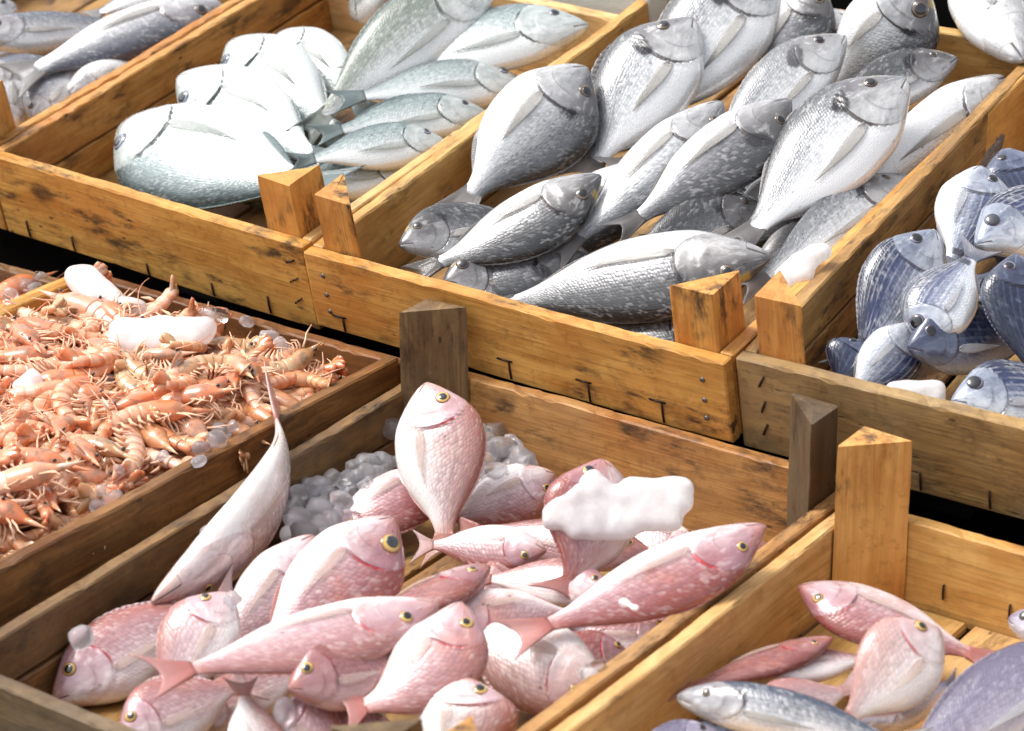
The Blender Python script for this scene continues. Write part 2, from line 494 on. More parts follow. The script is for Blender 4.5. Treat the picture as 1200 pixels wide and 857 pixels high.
# ------------------------------------------------------------------ fish materials
def fish_material(name, belly, flank, upper, back, head, metal=0.25, rough=0.3, gill=(0.35, 0.03, 0.04), gill_k=0.8,
                  patch=0.0, tail_spot=0.0, rows=0.0, scale=0.0030, blush=None, blush_k=0.0, speck=0.0, coat=0.45, shift=0.0, edge_k=0.35, glint_k=0.30, gill_lo=0.0, gill_bot=-0.7):
    m, t, p = new_mat(name)
    fa, fb_, fs = t.attr("fa"), t.attr("fb"), t.attr("fs")
    u, v, side = t.sep(fa)
    dop, dmo, dla = t.sep(fb_)
    rnd = t.new("ShaderNodeObjectInfo").outputs['Random']
    fso = t.vmath('ADD', fs, t.comb(rnd, t.math('MULTIPLY', rnd, 3.7), side))
    n1 = t.noise(fso, 45.0, 4.0, 0.6)
    n2 = t.noise(fso, 16.0, 3.0, 0.55)
    n3 = t.noise(t.vmath('MULTIPLY', fso, (1.0, 3.0, 1.0)), 260.0, 2.0, 0.6)
    vv = t.math('ADD', v, t.math('MULTIPLY', t.math('SUBTRACT', n1, 0.5), 0.45))
    vv = t.math('ADD', vv, t.math('MULTIPLY', t.math('SUBTRACT', n2, 0.5), 0.5))
    vv = t.math('ADD', t.math('MULTIPLY', vv, 0.5), 0.5 + shift)
    col = t.ramp(vv, [(0.12, belly), (0.42, flank), (0.68, upper), (0.90, back)])
    # head
    hm = t.step(dop, 0.006, -0.006)
    hcol = t.mix(t.step(vv, 0.25, 0.75), tuple(0.55 * a + 0.45 * b for a, b in zip(belly, head)), head)
    hcol = t.mix(t.math('MULTIPLY', t.step(n1, 0.45, 0.65), 0.35), hcol, back)
    col = t.mix(t.math('MULTIPLY', hm, 0.75), col, hcol)
    if blush:
        bl = t.step(t.noise(t.vmath('ADD', fso, (5.0, 2.0, 0.0)), 28.0, 3.0, 0.6), 0.5, 0.72)
        col = t.mix(t.math('MULTIPLY', bl, blush_k), col, blush)
        tb = t.math('MULTIPLY', t.step(u, 0.74, 0.84), 0.65)
        col = t.mix(tb, col, (blush[0] * 0.95, blush[1] * 0.85, blush[2] * 0.95))
        hb = t.math('MULTIPLY', t.step(u, 0.10, 0.0), 0.6)
        col = t.mix(hb, col, blush)
    # scales: hexagonal cells in body coordinates
    s = 1.0 / scale
    fx, fy, _ = t.sep(fs)
    sc_v = t.comb(t.math('ADD', t.math('MULTIPLY', fx, s), t.math('MULTIPLY', fy, s * 0.5)), t.math('MULTIPLY', fy, s * 0.9), 0.0)
    vo = t.new("ShaderNodeTexVoronoi", feature='F1')
    t.put(vo, 'Vector', sc_v); vo.inputs['Scale'].default_value = 1.0; vo.inputs['Randomness'].default_value = 0.42
    cell_d, cell_c = vo.outputs['Distance'], vo.outputs['Color']
    cr = t.sep(cell_c)[0]
    body = t.math('SUBTRACT', 1.0, hm)
    body = t.math('MULTIPLY', body, t.step(v, -0.95, -0.55))
    edge = t.math('MULTIPLY', t.step(cell_d, 0.34, 0.62), body)
    up_m = t.step(vv, 0.18, 0.55)
    col = t.mix(t.math('MULTIPLY', t.math('MULTIPLY', edge, up_m), edge_k), col, tuple(c * 0.40 for c in upper))
    glint = t.math('MULTIPLY', t.math('MULTIPLY', t.step(cr, 0.55, 0.95), body), t.step(n1, 0.35, 0.6))  # bright glints on single scales, painted into the base colour
    col = t.mix(t.math('MULTIPLY', glint, glint_k), col, tuple(min(1, c * 1.2) for c in belly))
    dim = t.math('MULTIPLY', t.math('MULTIPLY', t.step(cr, 0.40, 0.05), body), up_m)
    col = t.mix(t.math('MULTIPLY', dim, glint_k), col, tuple(c * 0.6 for c in upper))
    if speck:
        spm = t.math('MULTIPLY', t.math('MULTIPLY', t.step(n3, 0.52, 0.66), body), t.step(vv, 0.35, 0.7))
        col = t.mix(t.math('MULTIPLY', spm, speck), col, back)
    if rows:
        rw = t.math('SINE', t.math('MULTIPLY', fy, 2 * math.pi / 0.0052))
        rm = t.math('MULTIPLY', t.math('MULTIPLY', t.step(rw, 0.35, 0.9), body), t.step(vv, 0.32, 0.52))
        rm = t.math('MULTIPLY', rm, t.step(n1, 0.36, 0.52))
        col = t.mix(t.math('MULTIPLY', rm, rows), col, tuple(min(1, c * 1.1) for c in belly))
    # lateral line
    ll = t.math('MULTIPLY', t.step(t.math('ABSOLUTE', dla), 0.045, 0.015), body)
    col = t.mix(t.math('MULTIPLY', ll, 0.45), col, tuple(c * 0.6 for c in upper))
    # gill slit, mouth and preopercle lines
    gn = t.math('ADD', dop, t.math('MULTIPLY', t.math('SUBTRACT', n1, 0.5), 0.012))
    gl = t.math('MULTIPLY', t.step(t.math('ABSOLUTE', gn), 0.0075, 0.0025), t.math('MULTIPLY', t.step(v, gill_bot - 0.2, gill_bot + 0.15), t.step(v, 0.62, 0.45)))
    redp = t.step(v, gill_lo - 0.15, gill_lo + 0.10)
    if gill_lo > -0.3: redp = t.math('MULTIPLY', redp, t.step(n2, 0.30, 0.45))
    crease = t.math('MULTIPLY', gl, 0.40)
    col = t.mix(crease, col, tuple(c * 0.45 for c in head))
    col = t.mix(t.math('MULTIPLY', t.math('MULTIPLY', gl, redp), gill_k), col, gill)
    nos = t.math('ADD', t.math('POWER', t.math('DIVIDE', t.math('SUBTRACT', u, 0.070), 0.007), 2.0), t.math('POWER', t.math('DIVIDE', t.math('SUBTRACT', v, 0.42), 0.045), 2.0))
    col = t.mix(t.math('MULTIPLY', t.step(nos, 1.3, 0.5), 0.7), col, tuple(c * 0.25 for c in head))
    lip = t.math('MULTIPLY', t.step(u, 0.034, 0.012), 0.55)
    col = t.mix(lip, col, tuple(c * 0.72 for c in upper))
    cheek = t.noise(t.vmath('MULTIPLY', fso, (1.0, 1.6, 1.0)), 85.0, 4.0, 0.65, 0.6)
    col = t.mix(t.math('MULTIPLY', t.math('MULTIPLY', t.step(cheek, 0.52, 0.66), hm), 0.40), col, tuple(c * 0.62 for c in upper))
    col = t.mix(t.math('MULTIPLY', t.math('MULTIPLY', t.step(cheek, 0.46, 0.34), hm), 0.35), col, tuple(min(1, c * 1.05) for c in belly))
    po = t.math('ADD', dop, 0.085)
    pl = t.math('MULTIPLY', t.step(t.math('ABSOLUTE', po), 0.006, 0.001), t.math('MULTIPLY', t.step(v, -0.75, -0.4), t.step(v, 0.25, 0.1)))
    col = t.mix(t.math('MULTIPLY', pl, 0.35), col, tuple(c * 0.35 for c in head))
    mo = t.step(t.math('ABSOLUTE', dmo), 0.085, 0.03)
    col = t.mix(t.math('MULTIPLY', mo, 0.8), col, (0.05, 0.025, 0.025))
    if patch:
        q = t.math('ADD', t.math('POWER', t.math('DIVIDE', t.math('ADD', dop, -0.008), 0.040), 2.0),
                   t.math('POWER', t.math('DIVIDE', t.math('SUBTRACT', v, 0.40), 0.24), 2.0))
        q = t.math('ADD', q, t.math('MULTIPLY', t.math('SUBTRACT', t.noise(fso, 120.0, 4.0, 0.7), 0.5), 2.6))
        q = t.math('ADD', q, t.math('MULTIPLY', t.math('SUBTRACT', rnd, 0.45), 1.1))
        col = t.mix(t.math('MULTIPLY', t.step(q, 1.25, 0.35), patch), col, (0.014, 0.014, 0.018))
        gb = t.math('MULTIPLY', t.step(t.math('ABSOLUTE', t.math('SUBTRACT', u, 0.075)), 0.022, 0.008), t.step(v, 0.70, 0.9))
        col = t.mix(t.math('MULTIPLY', gb, 0.7), col, (0.55, 0.38, 0.08))
    if tail_spot:
        ts = t.math('MULTIPLY', t.step(t.math('ABSOLUTE', t.math('SUBTRACT', u, 0.775)), 0.032, 0.018), t.step(v, -0.5, -0.1))
        col = t.mix(t.math('MULTIPLY', ts, tail_spot), col, (0.010, 0.012, 0.03))
    # individuals differ in depth of colour
    col = t.mix(t.math('MULTIPLY', t.step(rnd, 0.55, 1.0), 0.32), col, t.mix(1.0, col, tuple(0.35 + 0.5 * c for c in upper), 'MULTIPLY'))
    col = t.mix(t.math('MULTIPLY', t.step(rnd, 0.35, 0.0), 0.10), col, belly)
    # small wounds and dirt
    bw = t.vor(t.vmath('ADD', fso, (9.0, 4.0, 0.0)), 38.0, 1.0)
    col = t.mix(t.math('MULTIPLY', t.step(bw, 0.07, 0.03), 0.6), col, (0.12, 0.02, 0.02))
    t.put(p, 'Base Color', col)
    t.put(p, 'Metallic', t.math('MULTIPLY', t.step(vv, 0.95, 0.45), metal))
    t.put(p, 'Roughness', t.math('ADD', t.math('ADD', t.math('MULTIPLY', n1, 0.22), t.math('MULTIPLY', cr, 0.12)), rough - 0.18))
    p.inputs['Coat Weight'].default_value = coat
    p.inputs['Coat Roughness'].default_value = 0.07
    p.inputs['Specular IOR Level'].default_value = 0.5
    p.inputs['Subsurface Weight'].default_value = 0.0
    h = t.math('MULTIPLY', t.math('SUBTRACT', 0.6, cell_d), body)
    nb = t.bump(h, 0.40, scale * 0.26)
    nb = t.bump(t.math('ADD', n2, t.math('MULTIPLY', n1, 0.20)), 0.22, 0.004, nb)
    nb = t.bump(t.math('SUBTRACT', t.math('MULTIPLY', gl, -1.0), mo), 0.6, 0.0014, nb)
    t.put(p, 'Normal', nb)
    return m

FM = {
    'red': fish_material("red_bream_skin", (0.88, 0.80, 0.79), (0.58, 0.38, 0.40), (0.41, 0.175, 0.185), (0.31, 0.075, 0.06), (0.38, 0.21, 0.25),
                         0.14, 0.27, (0.50, 0.02, 0.03), 0.9, blush=(0.56, 0.20, 0.13), blush_k=0.50, scale=0.0029, speck=0.25, edge_k=0.40, gill_bot=-0.12, glint_k=0.20),
    'pink': fish_material("pale_pink_skin", (0.88, 0.83, 0.82), (0.66, 0.50, 0.52), (0.47, 0.265, 0.28), (0.36, 0.11, 0.09), (0.45, 0.29, 0.34),
                          0.14, 0.27, (0.48, 0.03, 0.04), 0.9, blush=(0.62, 0.28, 0.20), blush_k=0.42, scale=0.0029, speck=0.2, edge_k=0.40, gill_bot=-0.12, glint_k=0.20),
    'cream': fish_material("cream_pink_skin", (0.88, 0.84, 0.82), (0.80, 0.70, 0.69), (0.54, 0.34, 0.33), (0.39, 0.135, 0.10), (0.52, 0.35, 0.39),
                          0.14, 0.27, (0.48, 0.03, 0.04), 0.9, blush=(0.66, 0.34, 0.22), blush_k=0.28, scale=0.0029, speck=0.2, edge_k=0.40, gill_bot=-0.12, glint_k=0.20, shift=-0.06),
    'rose': fish_material("deep_rose_skin", (0.58, 0.38, 0.38), (0.40, 0.205, 0.215), (0.31, 0.13, 0.132), (0.24, 0.07, 0.06), (0.31, 0.145, 0.16),
                          0.12, 0.28, (0.42, 0.02, 0.03), 0.85, blush=(0.50, 0.17, 0.10), blush_k=0.45, scale=0.0029, speck=0.3, edge_k=0.40, gill_bot=-0.12, glint_k=0.20),
    'gilt': fish_material("white_flanked_bream_skin", (0.86, 0.86, 0.86), (0.72, 0.73, 0.74), (0.24, 0.25, 0.27), (0.035, 0.037, 0.042), (0.16, 0.15, 0.155),
                          0.32, 0.26, (0.05, 0.03, 0.03), 0.8, gill_lo=-0.4, patch=0.97, speck=0.85, scale=0.0026, shift=-0.06, glint_k=0.22, edge_k=0.25),
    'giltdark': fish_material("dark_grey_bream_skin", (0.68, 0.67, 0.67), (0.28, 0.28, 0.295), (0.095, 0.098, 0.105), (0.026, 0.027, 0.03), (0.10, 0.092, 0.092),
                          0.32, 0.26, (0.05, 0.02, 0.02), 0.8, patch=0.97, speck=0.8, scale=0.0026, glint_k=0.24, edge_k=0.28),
    'white': fish_material("white_silver_skin", (0.74, 0.76, 0.75), (0.66, 0.70, 0.69), (0.34, 0.41, 0.41), (0.035, 0.065, 0.07), (0.46, 0.50, 0.48),
                           0.32, 0.26, (0.04, 0.055, 0.05), 0.95, gill_lo=-0.6, speck=0.85, scale=0.0028, shift=-0.04, glint_k=0.22, edge_k=0.3),
    'olive': fish_material("olive_backed_skin", (0.88, 0.90, 0.89), (0.74, 0.77, 0.76), (0.32, 0.36, 0.32), (0.11, 0.14, 0.11), (0.56, 0.59, 0.56),
                           0.32, 0.26, (0.05, 0.07, 0.065), 0.8, speck=0.6, scale=0.0030, shift=-0.02, glint_k=0.25, edge_k=0.35),
    'blue': fish_material("blue_striped_skin", (0.86, 0.87, 0.88), (0.58, 0.62, 0.71), (0.060, 0.082, 0.185), (0.008, 0.012, 0.038), (0.33, 0.37, 0.45),
                          0.35, 0.25, (0.05, 0.05, 0.09), 0.7, tail_spot=0.95, rows=0.20, speck=0.7, scale=0.0028, glint_k=0.25, shift=0.02),
    'navy': fish_material("navy_skin", (0.30, 0.34, 0.45), (0.075, 0.095, 0.18), (0.030, 0.042, 0.095), (0.010, 0.015, 0.036), (0.068, 0.082, 0.14),
                          0.3, 0.27, (0.02, 0.02, 0.04), 0.6, tail_spot=0.6, rows=0.12, speck=0.5, scale=0.0028, glint_k=0.22),
    'lilac': fish_material("lilac_grey_skin", (0.78, 0.75, 0.80), (0.45, 0.41, 0.50), (0.26, 0.235, 0.33), (0.10, 0.085, 0.14), (0.32, 0.29, 0.38),
                           0.25, 0.28, (0.08, 0.04, 0.06), 0.7, speck=0.5, scale=0.0026, glint_k=0.14),
    'silver': fish_material("long_silver_skin", (0.84, 0.83, 0.83), (0.60, 0.59, 0.60), (0.23, 0.24, 0.27), (0.03, 0.042, 0.075), (0.28, 0.26, 0.265),
                            0.32, 0.26, (0.08, 0.05, 0.05), 0.7, speck=0.75, scale=0.0026, glint_k=0.22),
}

def fin_material(name, base, tip, alpha=0.82):
    m, t, p = new_mat(name)
    fa = t.attr("fa")
    a, b, c = t.sep(fa)
    rays = t.math('SINE', t.math('MULTIPLY', b, 70.0))
    tc = t.new("ShaderNodeTexCoord").outputs['Object']
    n = t.noise(tc, 90.0, 3.0)
    col = t.mix(t.step(a, 0.0, 1.0), base, tip)
    col = t.mix(t.math('MULTIPLY', t.step(rays, 0.0, 0.9), 0.35), col, tuple(x * 0.55 for x in base))
    col = t.mix(t.math('MULTIPLY', n, 0.35), col, tuple(min(1, x * 1.2) for x in tip))
    t.put(p, 'Base Color', col)
    p.inputs['Roughness'].default_value = 0.35
    p.inputs['Coat Weight'].default_value = 0.3
    p.inputs['Transmission Weight'].default_value = 0.12
    t.put(p, 'Normal', t.bump(rays, 0.5, 0.0006))
    p.inputs['Alpha'].default_value = alpha
    return m

FIN = {
    'red': fin_material("red_fin", (0.55, 0.16, 0.13), (0.62, 0.30, 0.28)),
    'pink': fin_material("pink_fin", (0.66, 0.36, 0.32), (0.72, 0.52, 0.52)),
    'cream': fin_material("salmon_fin", (0.60, 0.24, 0.19), (0.68, 0.42, 0.38)),
    'rose': fin_material("rose_fin", (0.50, 0.16, 0.13), (0.55, 0.26, 0.23)),
    'gilt': fin_material("grey_fin", (0.16, 0.15, 0.145), (0.28, 0.26, 0.26)),
    'giltdark': fin_material("dark_grey_fin", (0.10, 0.095, 0.09), (0.18, 0.165, 0.16)),
    'white': fin_material("teal_grey_fin", (0.22, 0.27, 0.27), (0.13, 0.18, 0.185)),
    'blue': fin_material("blue_grey_fin", (0.12, 0.14, 0.20), (0.30, 0.30, 0.35)),
    'navy': fin_material("navy_fin", (0.03, 0.04, 0.07), (0.08, 0.08, 0.13)),
    'lilac': fin_material("lilac_fin", (0.10, 0.08, 0.13), (0.30, 0.28, 0.36)),
    'olive': fin_material("olive_fin", (0.22, 0.25, 0.22), (0.14, 0.18, 0.17)),
    'silver': fin_material("silver_fin", (0.20, 0.19, 0.19), (0.30, 0.29, 0.29)),
}
PALEFIN = {
    'red': fin_material("pale_red_pectoral", (0.74, 0.54, 0.48), (0.80, 0.68, 0.60), 0.34),
    'gilt': fin_material("pale_grey_pectoral", (0.70, 0.68, 0.66), (0.36, 0.34, 0.31), 0.62),
    'white': fin_material("pale_teal_pectoral", (0.74, 0.77, 0.75), (0.18, 0.22, 0.20), 0.50),
    'blue': fin_material("pale_blue_pectoral", (0.55, 0.56, 0.62), (0.62, 0.62, 0.66), 0.62),
}
def eye_mat(name, col, rough=0.06):
    m, t, p = new_mat(name)
    g = t.new("ShaderNodeTexCoord").outputs['Generated']
    gx, gy, gz = t.sep(g)
    d = t.math('SQRT', t.math('ADD', t.math('POWER', t.math('SUBTRACT', gx, 0.5), 2.0), t.math('POWER', t.math('SUBTRACT', gy, 0.5), 2.0)))
    n = t.noise(t.vmath('ADD', g, t.comb(t.new("ShaderNodeObjectInfo").outputs['Random'], 0.0, 0.0)), 5.0, 4.0, 0.6)
    c = t.mix(n, tuple(x * 0.70 for x in col), tuple(min(1, x * 1.25) for x in col))
    c = t.mix(t.step(d, 0.35, 0.47), c, (col[0] * 0.30, col[1] * 0.16, col[2] * 0.25))
    c = t.mix(t.math('MULTIPLY', t.step(n, 0.55, 0.72), 0.45), c, (col[0] * 0.8, col[1] * 0.35, col[2] * 0.4))
    t.put(p, 'Base Color', c)
    p.inputs['Roughness'].default_value = rough
    p.inputs['Coat Weight'].default_value = 0.9
    p.inputs['Coat Roughness'].default_value = 0.02
    return m
def pupil_mat():
    m, t, p = new_mat("fish_pupil")
    oi = t.new("ShaderNodeObjectInfo").outputs['Random']
    g = t.new("ShaderNodeTexCoord").outputs['Generated']
    n = t.noise(t.vmath('ADD', g, t.comb(oi, oi, 0.0)), 2.5, 3.0)
    k = t.math('MULTIPLY', t.step(oi, 0.75, 1.0), t.math('MULTIPLY', n, 0.35))
    t.put(p, 'Base Color', t.mix(k, (0.006, 0.006, 0.010), (0.16, 0.17, 0.20)))
    p.inputs['Roughness'].default_value = 0.06
    p.inputs['Coat Weight'].default_value = 1.0
    p.inputs['Coat Roughness'].default_value = 0.02
    return m
M_PUPIL = pupil_mat()
EYE = {'red': eye_mat("gold_iris", (0.66, 0.44, 0.11)), 'gilt': eye_mat("bronze_iris", (0.16, 0.12, 0.075)),
       'blue': eye_mat("silver_blue_iris", (0.24, 0.28, 0.36)), 'pale': eye_mat("pale_yellow_iris", (0.70, 0.64, 0.36))}

# ------------------------------------------------------------------ fish geometry
def interp(tab, x):
    for i in range(len(tab) - 1):
        (x0, y0), (x1, y1) = tab[i], tab[i + 1]
        if x <= x1:
            k = (x - x0) / (x1 - x0)
            # Catmull-like smooth interpolation
            ym = tab[i - 1][1] if i > 0 else y0
            xm = tab[i - 1][0] if i > 0 else x0 - (x1 - x0)
            yp = tab[i + 2][1] if i + 2 < len(tab) else y1
            xp = tab[i + 2][0] if i + 2 < len(tab) else x1 + (x1 - x0)
            m0 = (y1 - ym) / (x1 - xm) * (x1 - x0); m1 = (yp - y0) / (xp - x0) * (x1 - x0)
            k2, k3 = k * k, k * k * k
            return (2 * k3 - 3 * k2 + 1) * y0 + (k3 - 2 * k2 + k) * m0 + (-2 * k3 + 3 * k2) * y1 + (k3 - k2) * m1
    return tab[-1][1]

# fractions of total length; heights as fractions of half the body height
SHAPES = {
 'bream': dict(d=[(0, .06), (.012, .14), (.03, .25), (.06, .41), (.10, .61), (.16, .86), (.24, 1.06), (.34, 1.12), (.45, 1.05), (.56, .86), (.66, .60), (.74, .37), (.80, .24), (.84, .20), (.86, .13)],
              v=[(0, .06), (.012, .14), (.03, .235), (.06, .35), (.10, .48), (.16, .65), (.24, .82), (.34, .88), (.45, .86), (.56, .72), (.66, .48), (.74, .29), (.80, .205), (.84, .18), (.86, .12)],
              w=[(0, .045), (.012, .10), (.03, .165), (.06, .24), (.10, .31), (.16, .375), (.24, .415), (.34, .41), (.45, .375), (.56, .30), (.66, .205), (.74, .125), (.80, .075), (.84, .045), (.86, .015)], eye=.085),
 'long': dict(d=[(0, .12), (.012, .24), (.03, .36), (.06, .52), (.10, .68), (.16, .85), (.24, .98), (.34, 1.03), (.45, 1.0), (.56, .88), (.66, .68), (.74, .47), (.80, .36), (.84, .31), (.86, .20)],
              v=[(0, .12), (.012, .24), (.03, .36), (.06, .50), (.10, .65), (.16, .80), (.24, .94), (.34, 1.0), (.45, .98), (.56, .86), (.66, .64), (.74, .44), (.80, .34), (.84, .29), (.86, .19)],
              w=[(0, .10), (.012, .20), (.03, .30), (.06, .41), (.10, .50), (.16, .58), (.24, .64), (.34, .65), (.45, .61), (.56, .50), (.66, .36), (.74, .23), (.80, .14), (.84, .08), (.86, .03)], eye=.11),
}
US = [0.0, .004, .01, .018, .028] + [.04 + .0125 * i for i in range(0, 12)] + [.186 + .0068 * i for i in range(0, 18)] + [.31 + .0205 * i for i in range(0, 27)] + [.86]
NTH = 40

def smooth(x, a, b):
    k = min(1, max(0, (x - a) / (b - a)))
    return k * k * (3 - 2 * k)

class Fish:
    def __init__(s, L, H, shape, bl, bd, twist, seed, bloat=1.0):
        s.L, s.h = L, H / 2
        s.S = SHAPES[shape]
        s.bl, s.bd, s.tw = bl, bd, twist
        s.seed = seed
        s.bloat = bloat
    def center(s, u):
        k = 4 * u * (1 - u)
        return Vector(((0.5 - u) * s.L, s.bl * s.L * k, s.bd * s.L * k))
    def basis(s, u):
        e = 0.004
        t = (s.center(u - e) - s.center(u + e)).normalized()      # towards the snout
        z = Vector((0, 0, 1)); z = (z - t * z.dot(t)).normalized()
        y = z.cross(t)
        a = s.tw * (u - 0.35)
        z2 = z * math.cos(a) + y * math.sin(a); y2 = y * math.cos(a) - z * math.sin(a)
        return t, y2, z2
    def uop(s, v):
        return 0.288 - 0.150 * (v - 0.02) ** 2
    def local(s, u, th):
        sn, cs = math.sin(th), math.cos(th)
        hd = interp(s.S['d'] if sn >= 0 else s.S['v'], u) * s.h
        w = interp(s.S['w'], u) * s.h * s.bloat
        v = sn
        d = u - s.uop(v)
        k = 1.0
        side = abs(cs) ** 0.5
        if d < 0:
            k += side * (0.070 * smooth(d, -0.05, -0.002))
            k += side * 0.035 * (smooth(d, -0.13, -0.087) - smooth(d, -0.085, -0.075))
        else:
            k -= side * 0.055 * (1 - smooth(d, 0.0, 0.05))
        if u < 0.075 and sn < 0:                          # jaw groove
            k -= 0.24 * math.exp(-((v + 0.22 + u * 2.5) / 0.11) ** 2) * (1 - u / 0.075)
        k += 0.02 * noise.noise(Vector((u * 9, th * 1.3, s.seed * 3.1)))
        yy = w * cs * k
        zz = hd * (math.copysign(abs(sn) ** 0.93, sn)) * (1 + 0.012 * noise.noise(Vector((u * 6, s.seed, 9))))
        return yy, zz, d, v
    def surf(s, u, th):
        yy, zz, d, v = s.local(u, th)
        t, y, z = s.basis(u)
        return s.center(u) + y * yy + z * zz
    def normal(s, u, th):
        a = s.surf(u + .01, th) - s.surf(u - .01, th)
        b = s.surf(u, th + .08) - s.surf(u, th - .08)
        n = a.cross(b).normalized()
        c = s.surf(u, th) - s.center(u)
        return n if n.dot(c) > 0 else -n
    def body(s):
        V, F, A, B, S_ = [], [], [], [], []
        for u in US:
            t, y, z = s.basis(u); c = s.center(u)
            for j in range(NTH):
                th = 2 * math.pi * j / NTH
                yy, zz, d, v = s.local(u, th)
                V.append(c + y * yy + z * zz)
                side = 1.0 if math.cos(th) > 0 else -1.0
                vm = v + 0.22 + u * 2.5
                dm = vm if u < 0.072 else 1.0
                lat = 0.42 - 0.35 * smooth(u, 0.3, 0.85) + 0.10 * math.sin(math.pi * min(1, max(0, (u - .25) / .55)))
                thf = th if th <= math.pi / 2 else (math.pi - th if th <= 1.5 * math.pi else th - 2 * math.pi)
                A.append((u, v, side)); B.append((d, dm, v - lat)); S_.append((u * s.L, thf * s.h, 0.0))
        n = NTH
        for i in range(len(US) - 1):
            for j in range(n):
                F.append((i * n + j, (i + 1) * n + j, (i + 1) * n + (j + 1) % n, i * n + (j + 1) % n))
        F.append(tuple(range(n))); F.append(tuple(reversed(range((len(US) - 1) * n, len(US) * n))))
        me = mesh_from("body", V, F)
        set_attr(me, "fa", A); set_attr(me, "fb", B); set_attr(me, "fs", S_)
        return me
    def sheet(s, pts, att, thick):
        """closed thin fin from a grid pts[i][j] (fish space) with attribute (along, across)"""
        ni, nj = len(pts), len(pts[0])
        V, F, A = [], [], []
        for sgn in (1, -1):
            for i in range(ni):
                for j in range(nj):
                    i0, i1 = max(i - 1, 0), min(i + 1, ni - 1); j0, j1 = max(j - 1, 0), min(j + 1, nj - 1)
                    n = (pts[i1][j] - pts[i0][j]).cross(pts[i][j1] - pts[i][j0])
                    n = n.normalized() if n.length > 1e-12 else Vector((0, 1, 0))
                    k = thick * (1 - 0.75 * att[i][j][0])
                    V.append(pts[i][j] + n * (sgn * k)); A.append((att[i][j][0], att[i][j][1], 0.0))
        N = ni * nj
        for i in range(ni - 1):
            for j in range(nj - 1):
                a, b, c, d = i * nj + j, (i + 1) * nj + j, (i + 1) * nj + j + 1, i * nj + j + 1
                F.append((a, b, c, d)); F.append((N + a, N + d, N + c, N + b))
        rim = [(i, 0) for i in range(ni)] + [(ni - 1, j) for j in range(1, nj)] + [(i, nj - 1) for i in range(ni - 2, -1, -1)] + [(0, j) for j in range(nj - 2, 0, -1)]
        for k in range(len(rim)):
            a = rim[k][0] * nj + rim[k][1]; b = rim[(k + 1) % len(rim)][0] * nj + rim[(k + 1) % len(rim)][1]
            F.append((a, N + a, N + b, b))
        me = mesh_from("fin", V, F)
        set_attr(me, "fa", A)
        return me
    def tail(s, spread, curl):
        t, y, z = s.basis(0.825); c = s.center(0.825)
        P, A = [], []
        base = (0.19 if s.S['eye'] < .1 else 0.30) * s.h
        ln = (1.0 - 0.825) * s.L
        for i in range(9):
            a = i / 8
            rp, ra = [], []
            for j in range(17):
                b = j / 8 - 1
                ext = 0.62 + 0.40 * abs(b) ** 1.6                       # forked trailing edge
                hh = base + (spread * s.h - base) * a ** 1.15
                x = a * ext * ln
                wv = 0.05 * ln * math.sin(b * 3 + s.seed) * a + curl * ln * a * a + 0.006 * ln * math.sin(b * 40) * a
                rp.append(c - t * x + z * (b * hh) + y * wv); ra.append((a, b))
            P.append(rp); A.append(ra)
        return s.sheet(P, A, 0.0016)
    def pectoral(s, sgn, droop):
        th0 = -0.22 if sgn > 0 else math.pi + 0.22
        P, A = [], []
        n = s.normal(0.335, th0)
        for i in range(9):
            a = i / 8
            rp, ra = [], []
            for j in range(7):
                b = j / 3 - 1
                hh = 0.04 + 0.16 * (math.sin(math.pi * min(1, a ** 0.7 * 0.93 + 0.07)) ** 0.9) * (1 - 0.45 * a)
                u = 0.283 + a * 0.30 * (1 - 0.10 * abs(b + 0.5 * a))
                th = th0 + sgn * (b * hh * 0.75 + droop * a)
                q = s.surf(u, th)
                nn = s.normal(u, th)
                off = 0.0007 + 0.0014 * math.sin(math.pi * a * 0.8) + 0.0003 * math.sin(b * 9)
                rp.append(q + nn * off); ra.append((a, b * 0.5))
            P.append(rp); A.append(ra)
        return s.sheet(P, A, 0.0004)
    def ridge(s, th, u0, u1, hmax, lean, spiny):
        P, A = [], []
        nu = 34
        for i in range(5):
            a = i / 4
            rp, ra = [], []
            for j in range(nu):
                k = j / (nu - 1)
                u = u0 + (u1 - u0) * k
                q = s.surf(u, th)
                t, y, z = s.basis(u)
                dirn = (z if th > 0 else -z)
                hh = hmax * s.h * (math.sin(math.pi * (0.06 + 0.9 * k ** 0.75)) ** 0.7)
                if spiny and k < 0.6:
                    hh *= 0.80 + 0.2 * abs(math.sin(k * 34))
                rp.append(q - dirn * 0.0015 + (dirn * math.cos(lean) + y * math.sin(lean)) * (a * hh) - t * (a * hh * 0.8))
                ra.append((a, k * 1.6))
            P.append(rp); A.append(ra)
        return s.sheet(P, A, 0.0004)

def set_attr(me, name, data):
    at = me.attributes.new(name, 'FLOAT_VECTOR', 'POINT')
    flat = [c for v in data for c in v]
    at.data.foreach_set('vector', flat)

def dome_mesh(r, flat, rings=7, n=18, start=0.0):
    V, F = [], []
    for i in range(rings + 1):
        a = (math.pi * 0.62) * i / rings
        for k in range(n):
            V.append((r * math.sin(a) * math.cos(2 * math.pi * k / n), r * math.sin(a) * math.sin(2 * math.pi * k / n), r * flat * math.cos(a)))
    for i in range(rings):
        for k in range(n):
            F.append((i * n + k, (i + 1) * n + k, (i + 1) * n + (k + 1) % n, i * n + (k + 1) % n))
    F.append(tuple(reversed(range(rings * n, (rings + 1) * n))))
    return mesh_from("eye", V, F)

